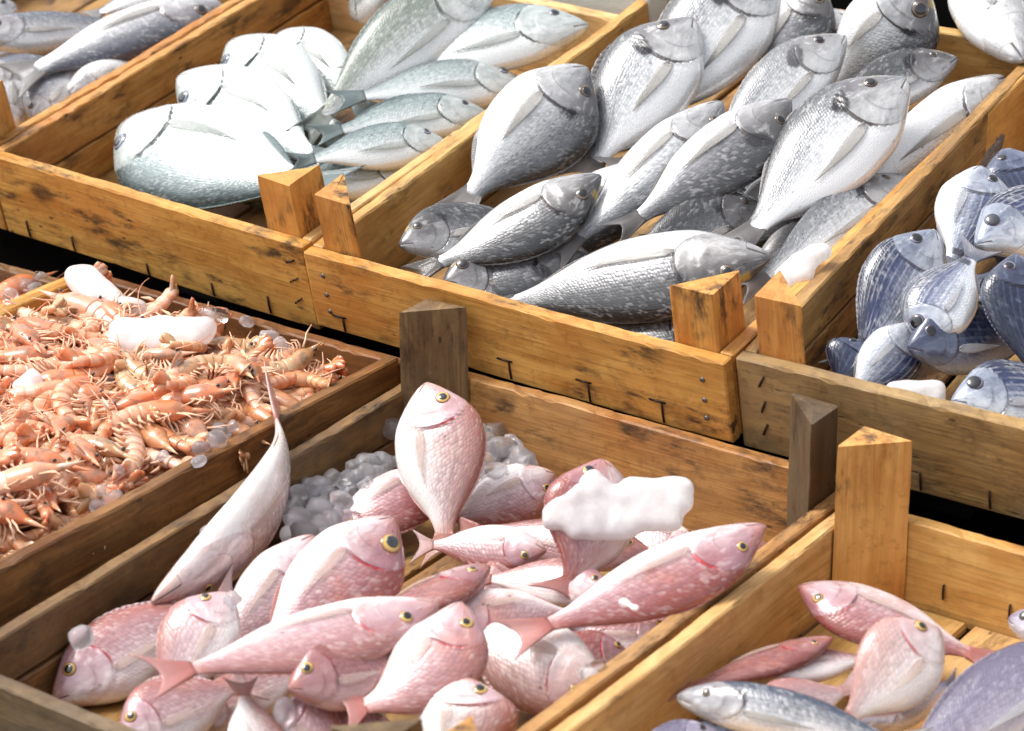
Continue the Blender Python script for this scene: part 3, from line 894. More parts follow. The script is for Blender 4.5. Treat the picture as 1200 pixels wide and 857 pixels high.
FIN_OF = {'cream': 'red', 'red': 'red', 'pink': 'red', 'rose': 'red', 'gilt': 'gilt', 'giltdark': 'gilt', 'white': 'white', 'blue': 'blue', 'navy': 'blue', 'lilac': 'blue', 'silver': 'gilt', 'olive': 'white'}
KIND_NAME = {'cream': 'red_bream', 'red': 'red_bream', 'pink': 'red_bream', 'rose': 'red_bream', 'gilt': 'grey_bream', 'giltdark': 'grey_bream', 'white': 'silver_fish',
             'blue': 'striped_fish', 'navy': 'striped_fish', 'lilac': 'lilac_fish', 'silver': 'long_fish', 'olive': 'silver_fish'}
GROUPS = {'A': "pale silver fish in the upper left crate", 'B': "grey bream in the middle upper crate", 'C': "blue striped fish in the right upper crate",
          'D': "long grey fish in the far left crate", 'F': "red bream in the lower middle crate", 'G': "mixed fish in the lower right crate"}

def build_fish(i, crate_key, kind, shape, snout, tail_, dors, L, H, bl, bd, twist, label, eye_k=1.0, bloat=1.0, tail_k=1.0):
    rng = random.Random(1000 + i)
    f = Fish(L, H, shape, bl, bd, twist, rng.uniform(0, 100), bloat)
    sn, ta = Vector(snout), Vector(tail_)
    x = (sn - ta).normalized()
    z = Vector(dors); z = (z - x * z.dot(x)).normalized()
    y = z.cross(x)
    root = link(KIND_NAME[kind], None)
    root.matrix_world = CR[crate_key]['M'] @ frame(x, y, z, (sn + ta) / 2)
    tag(root, label, "fish", GROUPS[crate_key])
    link("body", f.body(), FM[kind], root)
    # eyes
    fk = FIN_OF[kind]
    em = EYE['red' if fk == 'red' else ('blue' if kind in ('blue', 'navy', 'white', 'olive') else 'gilt')]
    r = f.h * 2 * f.S['eye'] * eye_k * rng.uniform(0.84, 1.06)
    pk_j = rng.uniform(0.92, 1.14)
    eth = 0.50 if shape == 'bream' else 0.36
    pk = {'red': 0.58, 'gilt': 0.62, 'blue': 0.78, 'white': 0.62}[fk] * pk_j
    for th in (eth, math.pi - eth):
        p, n = f.surf(0.125, th), f.normal(0.125, th)
        t = f.basis(0.125)[0]
        xx = (t - n * t.dot(n)).normalized(); yy = n.cross(xx)
        e = link("eye", dome_mesh(r, 0.40), em, root, frame(xx, yy, n, p - n * (r * 0.13)))
        link("pupil", dome_mesh(r * pk, 0.22), M_PUPIL, e, Matrix.Translation((r * rng.uniform(-.13, .13), r * rng.uniform(-.13, .13), r * (0.40 * math.sqrt(1 - pk * pk) - 0.22 * pk * -0.10 + 0.02))))
    fm = FIN[kind]
    link("tail_fin", f.tail(tail_k * (rng.uniform(0.55, 0.78) if shape == 'bream' else rng.uniform(0.8, 1.0)), rng.uniform(-0.25, 0.25)), fm, root)
    link("dorsal_fin", f.ridge(math.pi / 2, 0.27, 0.76, rng.uniform(0.05, 0.13), rng.uniform(-0.9, 0.9), True), fm, root)
    link("anal_fin", f.ridge(-math.pi / 2, 0.56, 0.76, rng.uniform(0.05, 0.11), rng.uniform(-0.8, 0.8), False), fm, root)
    pm = PALEFIN[fk]
    link("pectoral_fin", f.pectoral(1, rng.uniform(-0.15, 0.10)), pm, root)
    link("pectoral_fin", f.pectoral(-1, rng.uniform(-0.15, 0.10)), pm, root)
    return root

FISH = [
    ('F', 'cream', 'bream', (0.0831, -0.07, 0.0455), (0.1519, -0.1414, -0.0538), (0.8397, 0.4932, 0.2273), 0.1403, 0.0682, -0.002, 0.009, 0.0, 'pale pink bream standing upright against the grey corner post', 1.0, 1.0, 1.0),
    ('F', 'cream', 'bream', (0.066, -0.353, -0.015), (-0.0436, -0.1109, 0.02), (-0.0028, 0.1418, -0.9899), 0.268, 0.0556, -0.17, -0.021, 0.0, 'white-bellied bream turned belly up, its red tail raised over the left wall', 1.0, 1.2, 1.7),
    ('F', 'pink', 'bream', (0.113, -0.3283, -0.0046), (0.1155, -0.4096, -0.0645), (-0.9347, -0.2288, 0.2721), 0.101, 0.0541, -0.044, -0.008, 0.0, 'pink bream half under the chin of the belly-up bream', 1.0, 1.0, 1.0),
    ('F', 'pink', 'bream', (0.1195, -0.2468, 0.0051), (0.1075, -0.3551, -0.0618), (0.8749, 0.1809, -0.4493), 0.1278, 0.0582, -0.02, 0.019, 0.0, 'pink bream with its eye just beside the curved body of the belly-up bream', 1.0, 1.0, 1.0),
    ('F', 'pink', 'bream', (0.0484, -0.4327, -0.0578), (0.1022, -0.2963, -0.019), (-0.7669, 0.1231, 0.6298), 0.1517, 0.0575, 0.017, 0.006, 0.0, 'pinkish silver bream with open mouth in the front left corner of its crate', 1.0, 1.0, 1.0),
    ('F', 'red', 'bream', (0.1763, -0.2296, 0.0271), (0.1475, -0.3604, -0.0396), (0.8785, 0.0481, -0.4753), 0.1496, 0.0697, 0.005, 0.01, 0.0, 'plump pink bream with a big round yellow eye, left of centre', 1.25, 1.0, 1.0),
    ('F', 'rose', 'bream', (0.248, -0.2192, 0.0076), (0.1965, -0.3266, -0.013), (0.8365, -0.4591, 0.2991), 0.1208, 0.0517, -0.032, -0.004, 0.0, 'dark rose bream seen from its back, eye at its upper edge', 1.0, 1.0, 1.0),
    ('F', 'red', 'bream', (0.261, -0.2927, 0.016), (0.1627, -0.4645, 0.0109), (0.8382, -0.4719, -0.2735), 0.198, 0.0539, -0.03, -0.02, 0.0, 'long slim pink bream lying across the front with its red tail to the left', 1.0, 1.0, 1.0),
    ('F', 'rose', 'bream', (0.2269, -0.4023, -0.0041), (0.2804, -0.3139, -0.0057), (-0.5997, 0.3769, 0.7059), 0.1033, 0.0493, -0.04, 0.019, 0.0, 'small rose bream peering out under the bent bream, head to the left', 1.0, 1.0, 1.0),
    ('F', 'red', 'bream', (0.2801, -0.2944, 0.0245), (0.2517, -0.392, -0.0177), (0.9374, -0.133, -0.3219), 0.1101, 0.0587, -0.038, 0.16, 0.0, 'bent pink bream curving down to the red tail at the front edge', 1.0, 1.0, 1.0),
    ('F', 'pink', 'bream', (0.1341, -0.4604, -0.0436), (0.1738, -0.373, -0.026), (-0.746, 0.2121, 0.6312), 0.0976, 0.0499, -0.015, -0.006, 0.0, 'pink bream cut off by the lower border, near the front left corner', 1.0, 1.0, 1.0),
    ('F', 'cream', 'bream', (0.2369, -0.434, -0.0528), (0.1912, -0.4053, -0.0047), (0.4047, 0.9017, -0.1524), 0.0723, 0.0418, 0.031, -0.029, 0.0, 'white bream lying head down at the lower border, left of the small rose bream', 1.0, 1.0, 1.0),
    ('F', 'red', 'bream', (0.2089, -0.3958, -0.0255), (0.2737, -0.3942, -0.0482), (0.1931, 0.7725, 0.6049), 0.0686, 0.0373, -0.04, 0.025, 0.0, 'bream with only its forehead and eye showing below the small rose bream', 1.0, 1.0, 1.0),
    ('F', 'cream', 'bream', (0.3106, -0.3293, -0.0032), (0.3372, -0.3741, -0.0542), (0.8964, 0.4346, 0.0864), 0.0729, 0.0624, 0.001, -0.025, 0.0, 'broad pale bream with head up at the middle of the lower border', 0.9, 1.0, 1.0),
    ('F', 'cream', 'bream', (0.3566, -0.2453, -0.0356), (0.2396, -0.2598, -0.0139), (-0.0148, -0.7932, -0.6087), 0.1199, 0.0622, 0.044, 0.027, 0.0, 'silvery pink bream at the front right with its belly edge upward', 0.8, 1.0, 1.0),
    ('F', 'red', 'bream', (0.2442, -0.2732, -0.0101), (0.309, -0.1819, -0.0279), (0.597, -0.5396, -0.5936), 0.1134, 0.0446, -0.035, -0.005, 0.0, 'silvery bream lying crosswise behind the bent one, its head hidden on the left', 1.0, 1.0, 1.0),
    ('F', 'red', 'bream', (0.3924, -0.1064, 0.0318), (0.3035, -0.2832, -0.0004), (0.8383, -0.3445, -0.4225), 0.2004, 0.0524, -0.033, 0.01, 0.0, 'large pink bream with tail toward the middle, beside the pale right wall', 1.0, 1.0, 1.0),
    ('F', 'rose', 'bream', (0.3599, -0.0348, -0.0238), (0.3372, -0.1958, -0.0293), (0.9653, -0.1285, -0.2276), 0.1628, 0.0476, 0.011, -0.02, 0.0, 'rose bream squeezed between the large pink bream and the pale right wall', 1.0, 1.0, 1.0),
    ('F', 'red', 'bream', (0.3599, -0.1644, -0.0329), (0.2837, -0.2054, -0.0289), (-0.3208, 0.6619, 0.6775), 0.0866, 0.0372, 0.018, -0.027, 0.0, 'small silvery bream below the large pink one, touching the right wall', 1.0, 1.0, 1.0),
    ('F', 'red', 'bream', (0.2569, -0.0998, 0.0418), (0.274, -0.1794, -0.0308), (-0.7275, -0.5413, 0.4216), 0.1091, 0.0668, -0.03, -0.07, 0.0, 'pink bream half covered by the big white lump of ice', 1.0, 1.0, 1.0),
    ('F', 'pink', 'bream', (0.1627, -0.0201, -0.0276), (0.119, -0.1108, -0.046), (0.6788, -0.1826, -0.7113), 0.1023, 0.0471, -0.009, -0.005, 0.0, 'silver-pink bream behind, between the upright bream and the ice lump', 1.0, 1.0, 1.0),
    ('F', 'rose', 'bream', (0.2962, -0.0878, -0.0296), (0.1377, -0.1248, -0.032), (-0.181, 0.7331, 0.6556), 0.1628, 0.0386, 0.009, -0.001, 0.0, 'rose bream running under the big ice lump toward the upright bream', 1.0, 1.0, 1.0),
    ('F', 'pink', 'bream', (0.2332, -0.1327, -0.0227), (0.1346, -0.1612, -0.0352), (0.2836, -0.686, -0.6701), 0.1034, 0.0357, -0.01, -0.028, 0.0, 'silvery bream with blue-grey cheek just above the dark rose bream', 1.0, 1.0, 1.0),
    ('F', 'red', 'bream', (0.3044, -0.1564, -0.0226), (0.2006, -0.184, -0.0313), (-0.247, 0.7286, 0.6389), 0.1077, 0.0346, 0.02, 0.028, 0.0, 'lilac-cheeked bream under the tail of the ice-covered bream', 1.0, 1.0, 1.0),
    ('F', 'red', 'bream', (0.0943, -0.0688, -0.0267), (0.0502, -0.1769, -0.0587), (0.9011, -0.2651, -0.3432), 0.1211, 0.054, 0.043, 0.01, 0.0, 'striped pink bream behind on the left, its head hidden by the upright bream', 1.0, 1.0, 1.0),
    ('F', 'red', 'bream', (0.2941, -0.2206, -0.0457), (0.3397, -0.1238, -0.0239), (-0.8118, 0.2651, 0.5203), 0.1092, 0.0377, -0.013, -0.008, 0.0, 'bream buried under the large pink one with only its flank showing', 1.0, 1.0, 1.0),
    ('F', 'pink', 'bream', (0.1457, -0.4137, -0.0583), (0.1891, -0.3145, -0.0351), (-0.7863, 0.2075, 0.582), 0.1107, 0.0389, 0.017, 0.01, 0.0, 'bream buried deepest in the front middle of the pile', 1.0, 1.0, 1.0),
    ('F', 'red', 'bream', (0.1775, -0.2268, -0.0417), (0.0893, -0.249, -0.0441), (-0.1948, 0.7021, 0.6849), 0.091, 0.0454, -0.035, -0.016, 0.0, 'bream hidden low behind the long slim one, under the yellow-eyed bream', 1.0, 1.0, 1.0),
    ('F', 'pink', 'bream', (0.2048, -0.1753, -0.0486), (0.2432, -0.105, -0.0412), (-0.6862, 0.3047, 0.6605), 0.0804, 0.0434, -0.012, 0.001, 0.0, 'bream low in the middle, under the tail of the upright bream', 1.0, 1.0, 1.0),
    ('F', 'pink', 'bream', (0.2769, -0.1958, -0.0401), (0.243, -0.2659, -0.0537), (-0.7346, 0.231, 0.6379), 0.079, 0.0438, 0.028, 0.0, 0.0, 'bream on the crate floor under the silvery pink one', 1.0, 1.0, 1.0),
    ('F', 'red', 'bream', (0.341, -0.1892, -0.0454), (0.2959, -0.2621, -0.0444), (-0.6383, 0.4034, 0.6556), 0.0858, 0.0394, -0.042, 0.019, 0.0, 'bream on the floor close to the front end of the pale right wall', 1.0, 1.0, 1.0),
    ('F', 'pink', 'bream', (0.1905, -0.2991, -0.0452), (0.1089, -0.3162, -0.0406), (-0.128, 0.7762, 0.6173), 0.0835, 0.0413, -0.006, 0.001, 0.0, 'bream under the red tail end of the long slim bream', 1.0, 1.0, 1.0),
    ('F', 'red', 'bream', (0.2654, -0.3492, -0.0432), (0.2277, -0.4126, -0.0427), (-0.6677, 0.403, 0.6259), 0.0738, 0.0388, -0.025, -0.004, 0.0, "bream at the lower border under the bent bream's tail", 1.0, 1.0, 1.0),
    ('F', 'pink', 'bream', (0.0652, -0.1329, -0.0395), (0.0314, -0.21, -0.0583), (0.8525, -0.2643, -0.4511), 0.0863, 0.0438, -0.01, 0.016, 0.0, 'bream under the ice heap by the left wall', 1.0, 1.0, 1.0),
    ('F', 'red', 'bream', (0.2929, -0.0249, -0.0545), (0.2107, -0.0347, -0.0393), (0.0197, -0.8855, -0.4643), 0.0842, 0.041, -0.036, 0.003, 0.0, 'bream on the floor behind the large pink one, below the ice lump', 1.0, 1.0, 1.0),
    ('F', 'pink', 'bream', (0.3385, -0.2848, -0.0568), (0.3586, -0.1957, -0.043), (-0.8274, 0.1008, 0.5525), 0.0923, 0.0362, -0.029, 0.012, 0.0, 'bream at the lower border beside the pale right wall', 1.0, 1.0, 1.0),
    ('F', 'pink', 'bream', (0.1391, -0.0424, -0.0563), (0.0537, -0.0565, -0.0455), (0.0832, -0.8712, -0.4839), 0.0873, 0.0425, -0.042, -0.013, 0.0, "bream on the floor right behind the upright one's tail", 1.0, 1.0, 1.0),
    ('G', 'red', 'bream', (0.4145, -0.0981, -0.0113), (0.5583, -0.081, -0.0339), (0.0639, -0.9486, -0.31), 0.1465, 0.0476, -0.014, 0.008, 0.0, 'dusky pink bream with dark red snout at the corner post', 1.0, 1.0, 1.0),
    ('G', 'cream', 'bream', (0.5337, -0.1319, 0.0102), (0.5083, -0.2205, -0.0316), (-0.7637, -0.0833, 0.6402), 0.1012, 0.0552, -0.04, -0.002, 0.0, 'pale round-eyed bream resting on the dusky pink one, head to the right', 1.15, 1.0, 1.0),
    ('G', 'rose', 'bream', (0.4576, -0.1283, -0.0225), (0.3948, -0.2373, -0.0311), (0.8441, -0.5013, 0.19), 0.1261, 0.035, -0.026, -0.013, 0.0, 'rusty pink bream with red tail along the left wall, seen from its back', 1.0, 1.0, 1.0),
    ('G', 'pink', 'bream', (0.4347, -0.1807, -0.0316), (0.486, -0.1051, -0.0383), (-0.8188, 0.5647, 0.1029), 0.0917, 0.0366, -0.002, 0.028, 0.0, 'white-bellied small bream between the rusty pink and the round-eyed one', 1.0, 1.0, 1.0),
    ('G', 'silver', 'long', (0.4203, -0.2592, -0.0154), (0.5755, -0.2281, -0.0179), (-0.108, 0.6012, 0.7918), 0.1583, 0.0319, -0.002, 0.027, 0.0, 'slim silver fish with a dark back and a red scratch on its side', 0.9, 1.0, 1.0),
    ('G', 'navy', 'long', (0.4325, -0.2573, -0.0318), (0.5388, -0.2381, -0.0378), (-0.0552, 0.5609, 0.826), 0.1082, 0.0309, -0.03, 0.025, 0.0, 'dark blue slim fish just below the scratched silver one', 1.0, 1.0, 1.0),
    ('G', 'lilac', 'bream', (0.4533, -0.2642, -0.0261), (0.4122, -0.3365, -0.0317), (-0.688, 0.341, 0.6406), 0.0833, 0.0306, -0.012, -0.019, 0.0, 'dark-headed fish with a golden eye at the lower border by the left wall', 1.1, 1.0, 1.0),
    ('G', 'lilac', 'bream', (0.6253, -0.0765, -0.0036), (0.5467, -0.2464, -0.0487), (-0.8059, 0.2278, 0.5465), 0.1925, 0.0595, 0.022, 0.025, 0.0, 'large lilac-grey fish with dark spots at the right border', 1.0, 1.0, 1.0),
    ('G', 'navy', 'bream', (0.66, -0.1432, -0.0079), (0.608, -0.2418, -0.0256), (-0.6969, 0.2463, 0.6735), 0.1129, 0.0419, -0.044, -0.014, 0.0, 'bluish fish in the bottom right corner overlapping the lilac-grey one', 1.0, 1.0, 1.0),
    ('G', 'lilac', 'long', (0.5322, -0.0211, -0.0345), (0.6163, -0.0073, -0.0393), (-0.0508, 0.5934, 0.8033), 0.0853, 0.0294, 0.024, -0.009, 0.0, 'pale lilac fish snout poking in at the right border, by the back wall', 1.0, 1.0, 1.0),
    ('G', 'pink', 'bream', (0.4488, -0.2169, -0.0416), (0.4895, -0.1468, -0.0362), (-0.6834, 0.3469, 0.6423), 0.0813, 0.0384, -0.023, -0.029, 0.0, 'pink fish low under the scratched silver one', 1.0, 1.0, 1.0),
    ('G', 'navy', 'long', (0.4772, -0.2448, -0.0349), (0.5711, -0.2235, -0.0309), (-0.171, 0.6044, 0.7781), 0.0964, 0.0306, -0.041, 0.007, 0.0, 'dark slim fish at the lower border, right of the dark blue one', 1.0, 1.0, 1.0),
    ('G', 'lilac', 'bream', (0.5055, -0.1754, -0.048), (0.5424, -0.1073, -0.0378), (-0.7198, 0.2959, 0.628), 0.0781, 0.0359, 0.044, 0.03, 0.0, 'dull fish on the floor between the round-eyed one and the lilac-grey one', 1.0, 1.0, 1.0),
    ('C', 'blue', 'bream', (0.2676, 0.2001, 0.0813), (0.2555, 0.0674, 0.0238), (-0.8168, -0.165, 0.5529), 0.145, 0.0645, 0.0, -0.029, 0.0, 'striped blue fish leaning on the left wall with its dark tail down', 1.0, 1.0, 1.0),
    ('C', 'blue', 'bream', (0.268, 0.2828, 0.0933), (0.2769, 0.1969, 0.0433), (0.9554, 0.2164, -0.2011), 0.0998, 0.0616, -0.016, 0.017, 0.0, 'small striped fish with black tail spot, head toward the back', 1.0, 1.0, 1.0),
    ('C', 'blue', 'bream', (0.3062, 0.0966, 0.0484), (0.3131, 0.1858, 0.0881), (-0.9559, -0.0537, 0.2889), 0.0978, 0.0544, 0.03, 0.008, 0.0, 'blue fish head pointing down with a big dark eye, in the middle of its crate', 1.45, 1.0, 1.0),
    ('C', 'blue', 'bream', (0.2993, 0.2041, 0.0732), (0.372, 0.3356, 0.0711), (-0.7236, 0.4091, 0.5559), 0.1503, 0.0611, -0.024, 0.002, 0.0, 'white-cheeked fish coming in from the right border, eye ringed silver', 1.3, 1.0, 1.0),
    ('C', 'navy', 'bream', (0.3432, 0.1798, 0.0886), (0.3918, 0.1065, 0.0243), (-0.6661, -0.6898, 0.2838), 0.109, 0.0568, -0.002, 0.008, 0.0, 'dark navy fish hanging head up at the right border', 1.0, 1.0, 1.0),
    ('C', 'navy', 'bream', (0.301, 0.0852, 0.0526), (0.3756, 0.181, 0.0193), (-0.2941, 0.5098, 0.8085), 0.1259, 0.0559, -0.021, 0.027, 0.0, 'dark blue fish lying crosswise on the crate floor', 1.0, 1.0, 1.0),
    ('C', 'blue', 'bream', (0.3648, 0.0249, 0.0612), (0.442, 0.1188, 0.0226), (-0.5177, 0.6528, 0.553), 0.1275, 0.0579, 0.035, -0.02, 0.0, 'silver-blue fish at the right border looking over the weathered front board', 1.2, 1.0, 1.0),
    ('C', 'blue', 'bream', (0.2884, 0.1188, 0.0501), (0.2706, 0.0342, 0.0223), (0.749, 0.0598, -0.6598), 0.0908, 0.0466, -0.019, 0.022, 0.0, 'white-flanked fish under the leaning striped fish, at the front left', 1.0, 1.0, 1.0),
    ('C', 'navy', 'bream', (0.2569, 0.3451, 0.0737), (0.3256, 0.3034, 0.0209), (-0.4898, -0.8704, 0.0505), 0.0962, 0.0601, -0.02, 0.027, 0.0, 'dark fish at the top right of the blue pile, by the border', 1.0, 1.0, 1.0),
    ('C', 'navy', 'bream', (0.2941, 0.1881, 0.0062), (0.3034, 0.2574, 0.0341), (0.9791, -0.0517, -0.1967), 0.0753, 0.0522, 0.001, 0.012, 0.0, 'shadowed navy fish behind the big-eyed head-down fish', 1.0, 1.0, 1.0),
    ('C', 'navy', 'bream', (0.2747, 0.3373, 0.0502), (0.263, 0.2416, 0.0103), (0.9379, 0.0297, -0.3456), 0.1043, 0.0568, 0.018, -0.017, 0.0, 'navy fish buried under the small striped one with the black tail spot', 1.0, 1.0, 1.0),
    ('C', 'navy', 'bream', (0.2571, 0.0963, 0.0407), (0.2529, 0.0548, 0.0234), (-0.8685, -0.1129, 0.4827), 0.0451, 0.0379, -0.019, -0.015, 0.0, 'dark fish tail end tucked into the front left corner of its crate', 1.0, 1.0, 1.0),
    ('B', 'giltdark', 'bream', (0.1623, 0.1317, 0.075), (-0.0596, 0.0243, 0.0264), (0.4624, -0.723, -0.5134), 0.2512, 0.0753, 0.016, -0.02, 0.0, 'grey bream lying across the front, head beside the right corner posts', 1.0, 1.0, 0.4),
    ('B', 'giltdark', 'bream', (-0.017, 0.1671, 0.0895), (-0.1151, 0.0233, 0.0531), (0.8132, -0.4667, -0.3478), 0.1778, 0.0637, -0.033, 0.023, 0.0, "dark-scaled bream lying at an angle, tail over the front board's left end", 1.0, 1.0, 0.6),
    ('B', 'gilt', 'bream', (-0.1264, 0.3089, 0.0981), (-0.1523, 0.1331, 0.0373), (0.8444, 0.0595, -0.5323), 0.1878, 0.091, -0.007, -0.016, 0.0, 'white-flanked bream with its head up against the left wall', 1.0, 1.0, 0.6),
    ('B', 'giltdark', 'bream', (-0.131, 0.0405, 0.0669), (-0.0572, 0.1607, 0.0391), (-0.6684, 0.5307, 0.5211), 0.1438, 0.0545, -0.006, 0.029, 0.0, 'dark bream head facing left in the front left corner', 1.0, 1.0, 0.6),
    ('B', 'giltdark', 'bream', (0.0814, 0.3027, 0.1097), (0.0251, 0.1107, 0.0696), (0.8859, -0.1695, -0.4319), 0.204, 0.0643, 0.005, 0.007, 0.0, 'dark grey bream lying on top in the middle, black patch behind its eye', 1.0, 1.0, 0.6),
    ('B', 'gilt', 'bream', (0.0195, 0.2952, 0.0998), (-0.0258, 0.0926, 0.0438), (0.9338, -0.1148, -0.3388), 0.215, 0.0622, 0.038, 0.028, 0.0, 'silver bream just left of the dark one lying on top', 1.0, 1.0, 0.6),
    ('B', 'gilt', 'bream', (-0.0816, 0.4103, 0.106), (-0.0934, 0.231, 0.0296), (-0.924, -0.0969, 0.3699), 0.1953, 0.0892, 0.023, -0.005, 0.0, 'white-bellied bream by the left wall, just behind the white-flanked one', 1.0, 1.0, 0.6),
    ('B', 'gilt', 'bream', (-0.0493, 0.5078, 0.1153), (-0.0896, 0.3021, 0.0252), (-0.8788, -0.0364, 0.4758), 0.2281, 0.0947, 0.008, 0.024, 0.0, 'wide silver bream at the top, its black cheek patch at the border', 1.0, 1.0, 0.6),
    ('B', 'giltdark', 'bream', (-0.0079, 0.5065, 0.1092), (-0.0398, 0.4266, 0.0234), (0.9567, -0.083, -0.2788), 0.1215, 0.0636, 0.026, 0.005, 0.0, 'dark bream head at the upper border beside the back wall', 1.0, 1.0, 0.6),
    ('B', 'gilt', 'bream', (0.048, 0.4488, 0.094), (0.0031, 0.2578, 0.0414), (-0.838, 0.0472, 0.5437), 0.2031, 0.0632, -0.014, -0.008, 0.0, 'bream with black cheek patch behind the dark one lying on top', 1.0, 1.0, 0.6),
    ('B', 'gilt', 'bream', (0.1575, 0.3593, 0.1167), (0.1111, 0.148, 0.0552), (-0.9082, 0.0795, 0.411), 0.2248, 0.0852, 0.021, 0.004, 0.0, 'largest white-sided bream in the middle right with a dark back', 1.0, 1.0, 0.6),
    ('B', 'gilt', 'bream', (0.0933, 0.509, 0.1274), (0.0195, 0.4301, 0.0247), (0.8221, -0.0288, -0.5686), 0.149, 0.085, -0.043, 0.013, 0.0, 'pale bream with a large dark eye at the upper border, near the back wall', 1.3, 1.0, 0.6),
    ('B', 'giltdark', 'bream', (0.1389, 0.4798, 0.0743), (0.0722, 0.3316, 0.0681), (-0.7172, 0.2959, 0.6309), 0.1627, 0.05, 0.036, 0.018, 0.0, 'dark-headed bream crossing behind the largest white-sided one', 1.0, 1.0, 0.6),
    ('B', 'gilt', 'bream', (0.1787, 0.489, 0.0577), (0.1352, 0.207, 0.0399), (0.5938, -0.0408, -0.8035), 0.2859, 0.0805, 0.036, 0.025, 0.0, 'pure white belly-up bream along the right wall', 1.0, 1.0, 0.6),
    ('B', 'gilt', 'bream', (0.1965, 0.4893, 0.077), (0.0426, 0.6509, 0.112), (0.728, 0.6843, 0.0424), 0.2259, 0.0932, 0.003, 0.017, 0.0, 'white bream with dark bulging eye in the top right corner, head down', 1.3, 1.0, 0.6),
    ('B', 'gilt', 'bream', (0.1783, 0.3201, 0.0512), (0.15, 0.0911, 0.0599), (-0.8489, 0.1245, 0.5137), 0.2309, 0.0559, -0.011, -0.024, 0.0, 'slim silver bream at the front right, head against the right wall', 1.0, 1.0, 0.6),
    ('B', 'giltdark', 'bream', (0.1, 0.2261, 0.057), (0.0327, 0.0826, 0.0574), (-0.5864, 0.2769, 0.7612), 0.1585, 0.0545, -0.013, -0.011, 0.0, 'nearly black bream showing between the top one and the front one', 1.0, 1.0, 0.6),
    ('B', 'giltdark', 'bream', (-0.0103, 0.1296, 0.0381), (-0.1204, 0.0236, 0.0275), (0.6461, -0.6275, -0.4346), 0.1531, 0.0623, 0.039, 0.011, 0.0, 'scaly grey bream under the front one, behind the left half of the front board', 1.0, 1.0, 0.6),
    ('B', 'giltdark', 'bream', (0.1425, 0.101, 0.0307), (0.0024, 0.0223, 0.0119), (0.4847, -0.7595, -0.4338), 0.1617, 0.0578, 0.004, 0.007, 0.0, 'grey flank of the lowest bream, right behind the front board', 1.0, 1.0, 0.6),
    ('B', 'gilt', 'bream', (-0.02, 0.2376, 0.0649), (-0.0657, 0.0741, 0.03), (0.8877, -0.1557, -0.4333), 0.1733, 0.0625, -0.034, 0.002, 0.0, 'bream buried beneath the two angled ones on the left', 1.0, 1.0, 0.6),
    ('B', 'gilt', 'bream', (0.1259, 0.3226, 0.0675), (0.0729, 0.1385, 0.0277), (0.8859, -0.1609, -0.435), 0.1957, 0.0616, 0.018, -0.006, 0.0, 'bream buried beneath the dark top one and the largest', 1.0, 1.0, 0.6),
    ('B', 'gilt', 'bream', (-0.1274, 0.4121, 0.0482), (-0.1609, 0.2777, 0.0144), (0.8996, -0.1183, -0.4204), 0.1426, 0.0766, -0.023, -0.006, 0.0, 'bream lowest in the pile by the left wall', 1.0, 1.0, 0.6),
    ('B', 'gilt', 'bream', (-0.0107, 0.3795, 0.0272), (-0.0815, 0.2467, 0.0389), (0.741, -0.4396, -0.5076), 0.151, 0.074, -0.016, 0.011, 0.0, 'bream low in the pile between the wide silver and the silver one', 1.0, 1.0, 0.6),
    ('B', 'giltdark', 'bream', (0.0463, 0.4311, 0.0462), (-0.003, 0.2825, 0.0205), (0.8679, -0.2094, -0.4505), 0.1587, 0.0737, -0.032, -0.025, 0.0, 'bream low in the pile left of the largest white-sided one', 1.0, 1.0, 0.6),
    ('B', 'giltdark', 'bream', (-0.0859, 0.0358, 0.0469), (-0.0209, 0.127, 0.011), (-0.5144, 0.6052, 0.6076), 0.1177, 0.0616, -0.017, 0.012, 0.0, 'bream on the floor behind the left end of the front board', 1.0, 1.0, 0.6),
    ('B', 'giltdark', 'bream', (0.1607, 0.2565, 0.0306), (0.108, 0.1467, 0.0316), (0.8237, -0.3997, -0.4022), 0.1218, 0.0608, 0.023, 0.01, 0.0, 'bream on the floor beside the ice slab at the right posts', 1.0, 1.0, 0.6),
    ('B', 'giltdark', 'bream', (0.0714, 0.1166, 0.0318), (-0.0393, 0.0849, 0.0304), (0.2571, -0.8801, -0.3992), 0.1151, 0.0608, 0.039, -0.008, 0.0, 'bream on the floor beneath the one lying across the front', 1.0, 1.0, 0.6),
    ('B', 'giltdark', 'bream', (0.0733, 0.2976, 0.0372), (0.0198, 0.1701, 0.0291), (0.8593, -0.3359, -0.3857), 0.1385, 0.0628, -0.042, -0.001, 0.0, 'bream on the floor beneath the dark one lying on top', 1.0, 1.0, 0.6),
    ('B', 'gilt', 'bream', (0.1377, 0.4147, 0.0392), (0.0882, 0.2842, 0.0232), (0.8445, -0.2632, -0.4664), 0.1405, 0.0671, -0.005, -0.019, 0.0, 'bream on the floor under the belly-up white one', 1.0, 1.0, 0.6),
    ('B', 'gilt', 'bream', (0.023, 0.5064, 0.0811), (-0.0561, 0.4522, 0.0163), (0.73, -0.4547, -0.5102), 0.1157, 0.073, 0.015, -0.01, 0.0, 'bream lowest in the pile near the back wall', 1.0, 1.0, 0.6),
    ('A', 'white', 'bream', (-0.5314, 0.1041, 0.056), (-0.2424, 0.097, 0.0589), (-0.0183, -0.9122, -0.4093), 0.2891, 0.111, -0.024, 0.03, 0.0, 'biggest pale silver fish at the front with a teal scaled back', 1.0, 1.0, 0.7),
    ('A', 'white', 'bream', (-0.5299, 0.181, 0.0702), (-0.3133, 0.1439, 0.0403), (-0.2143, -0.8047, -0.5536), 0.2218, 0.0897, 0.04, -0.03, 0.0, 'second pale fish from the front, its head at the left wall', 1.0, 1.0, 0.7),
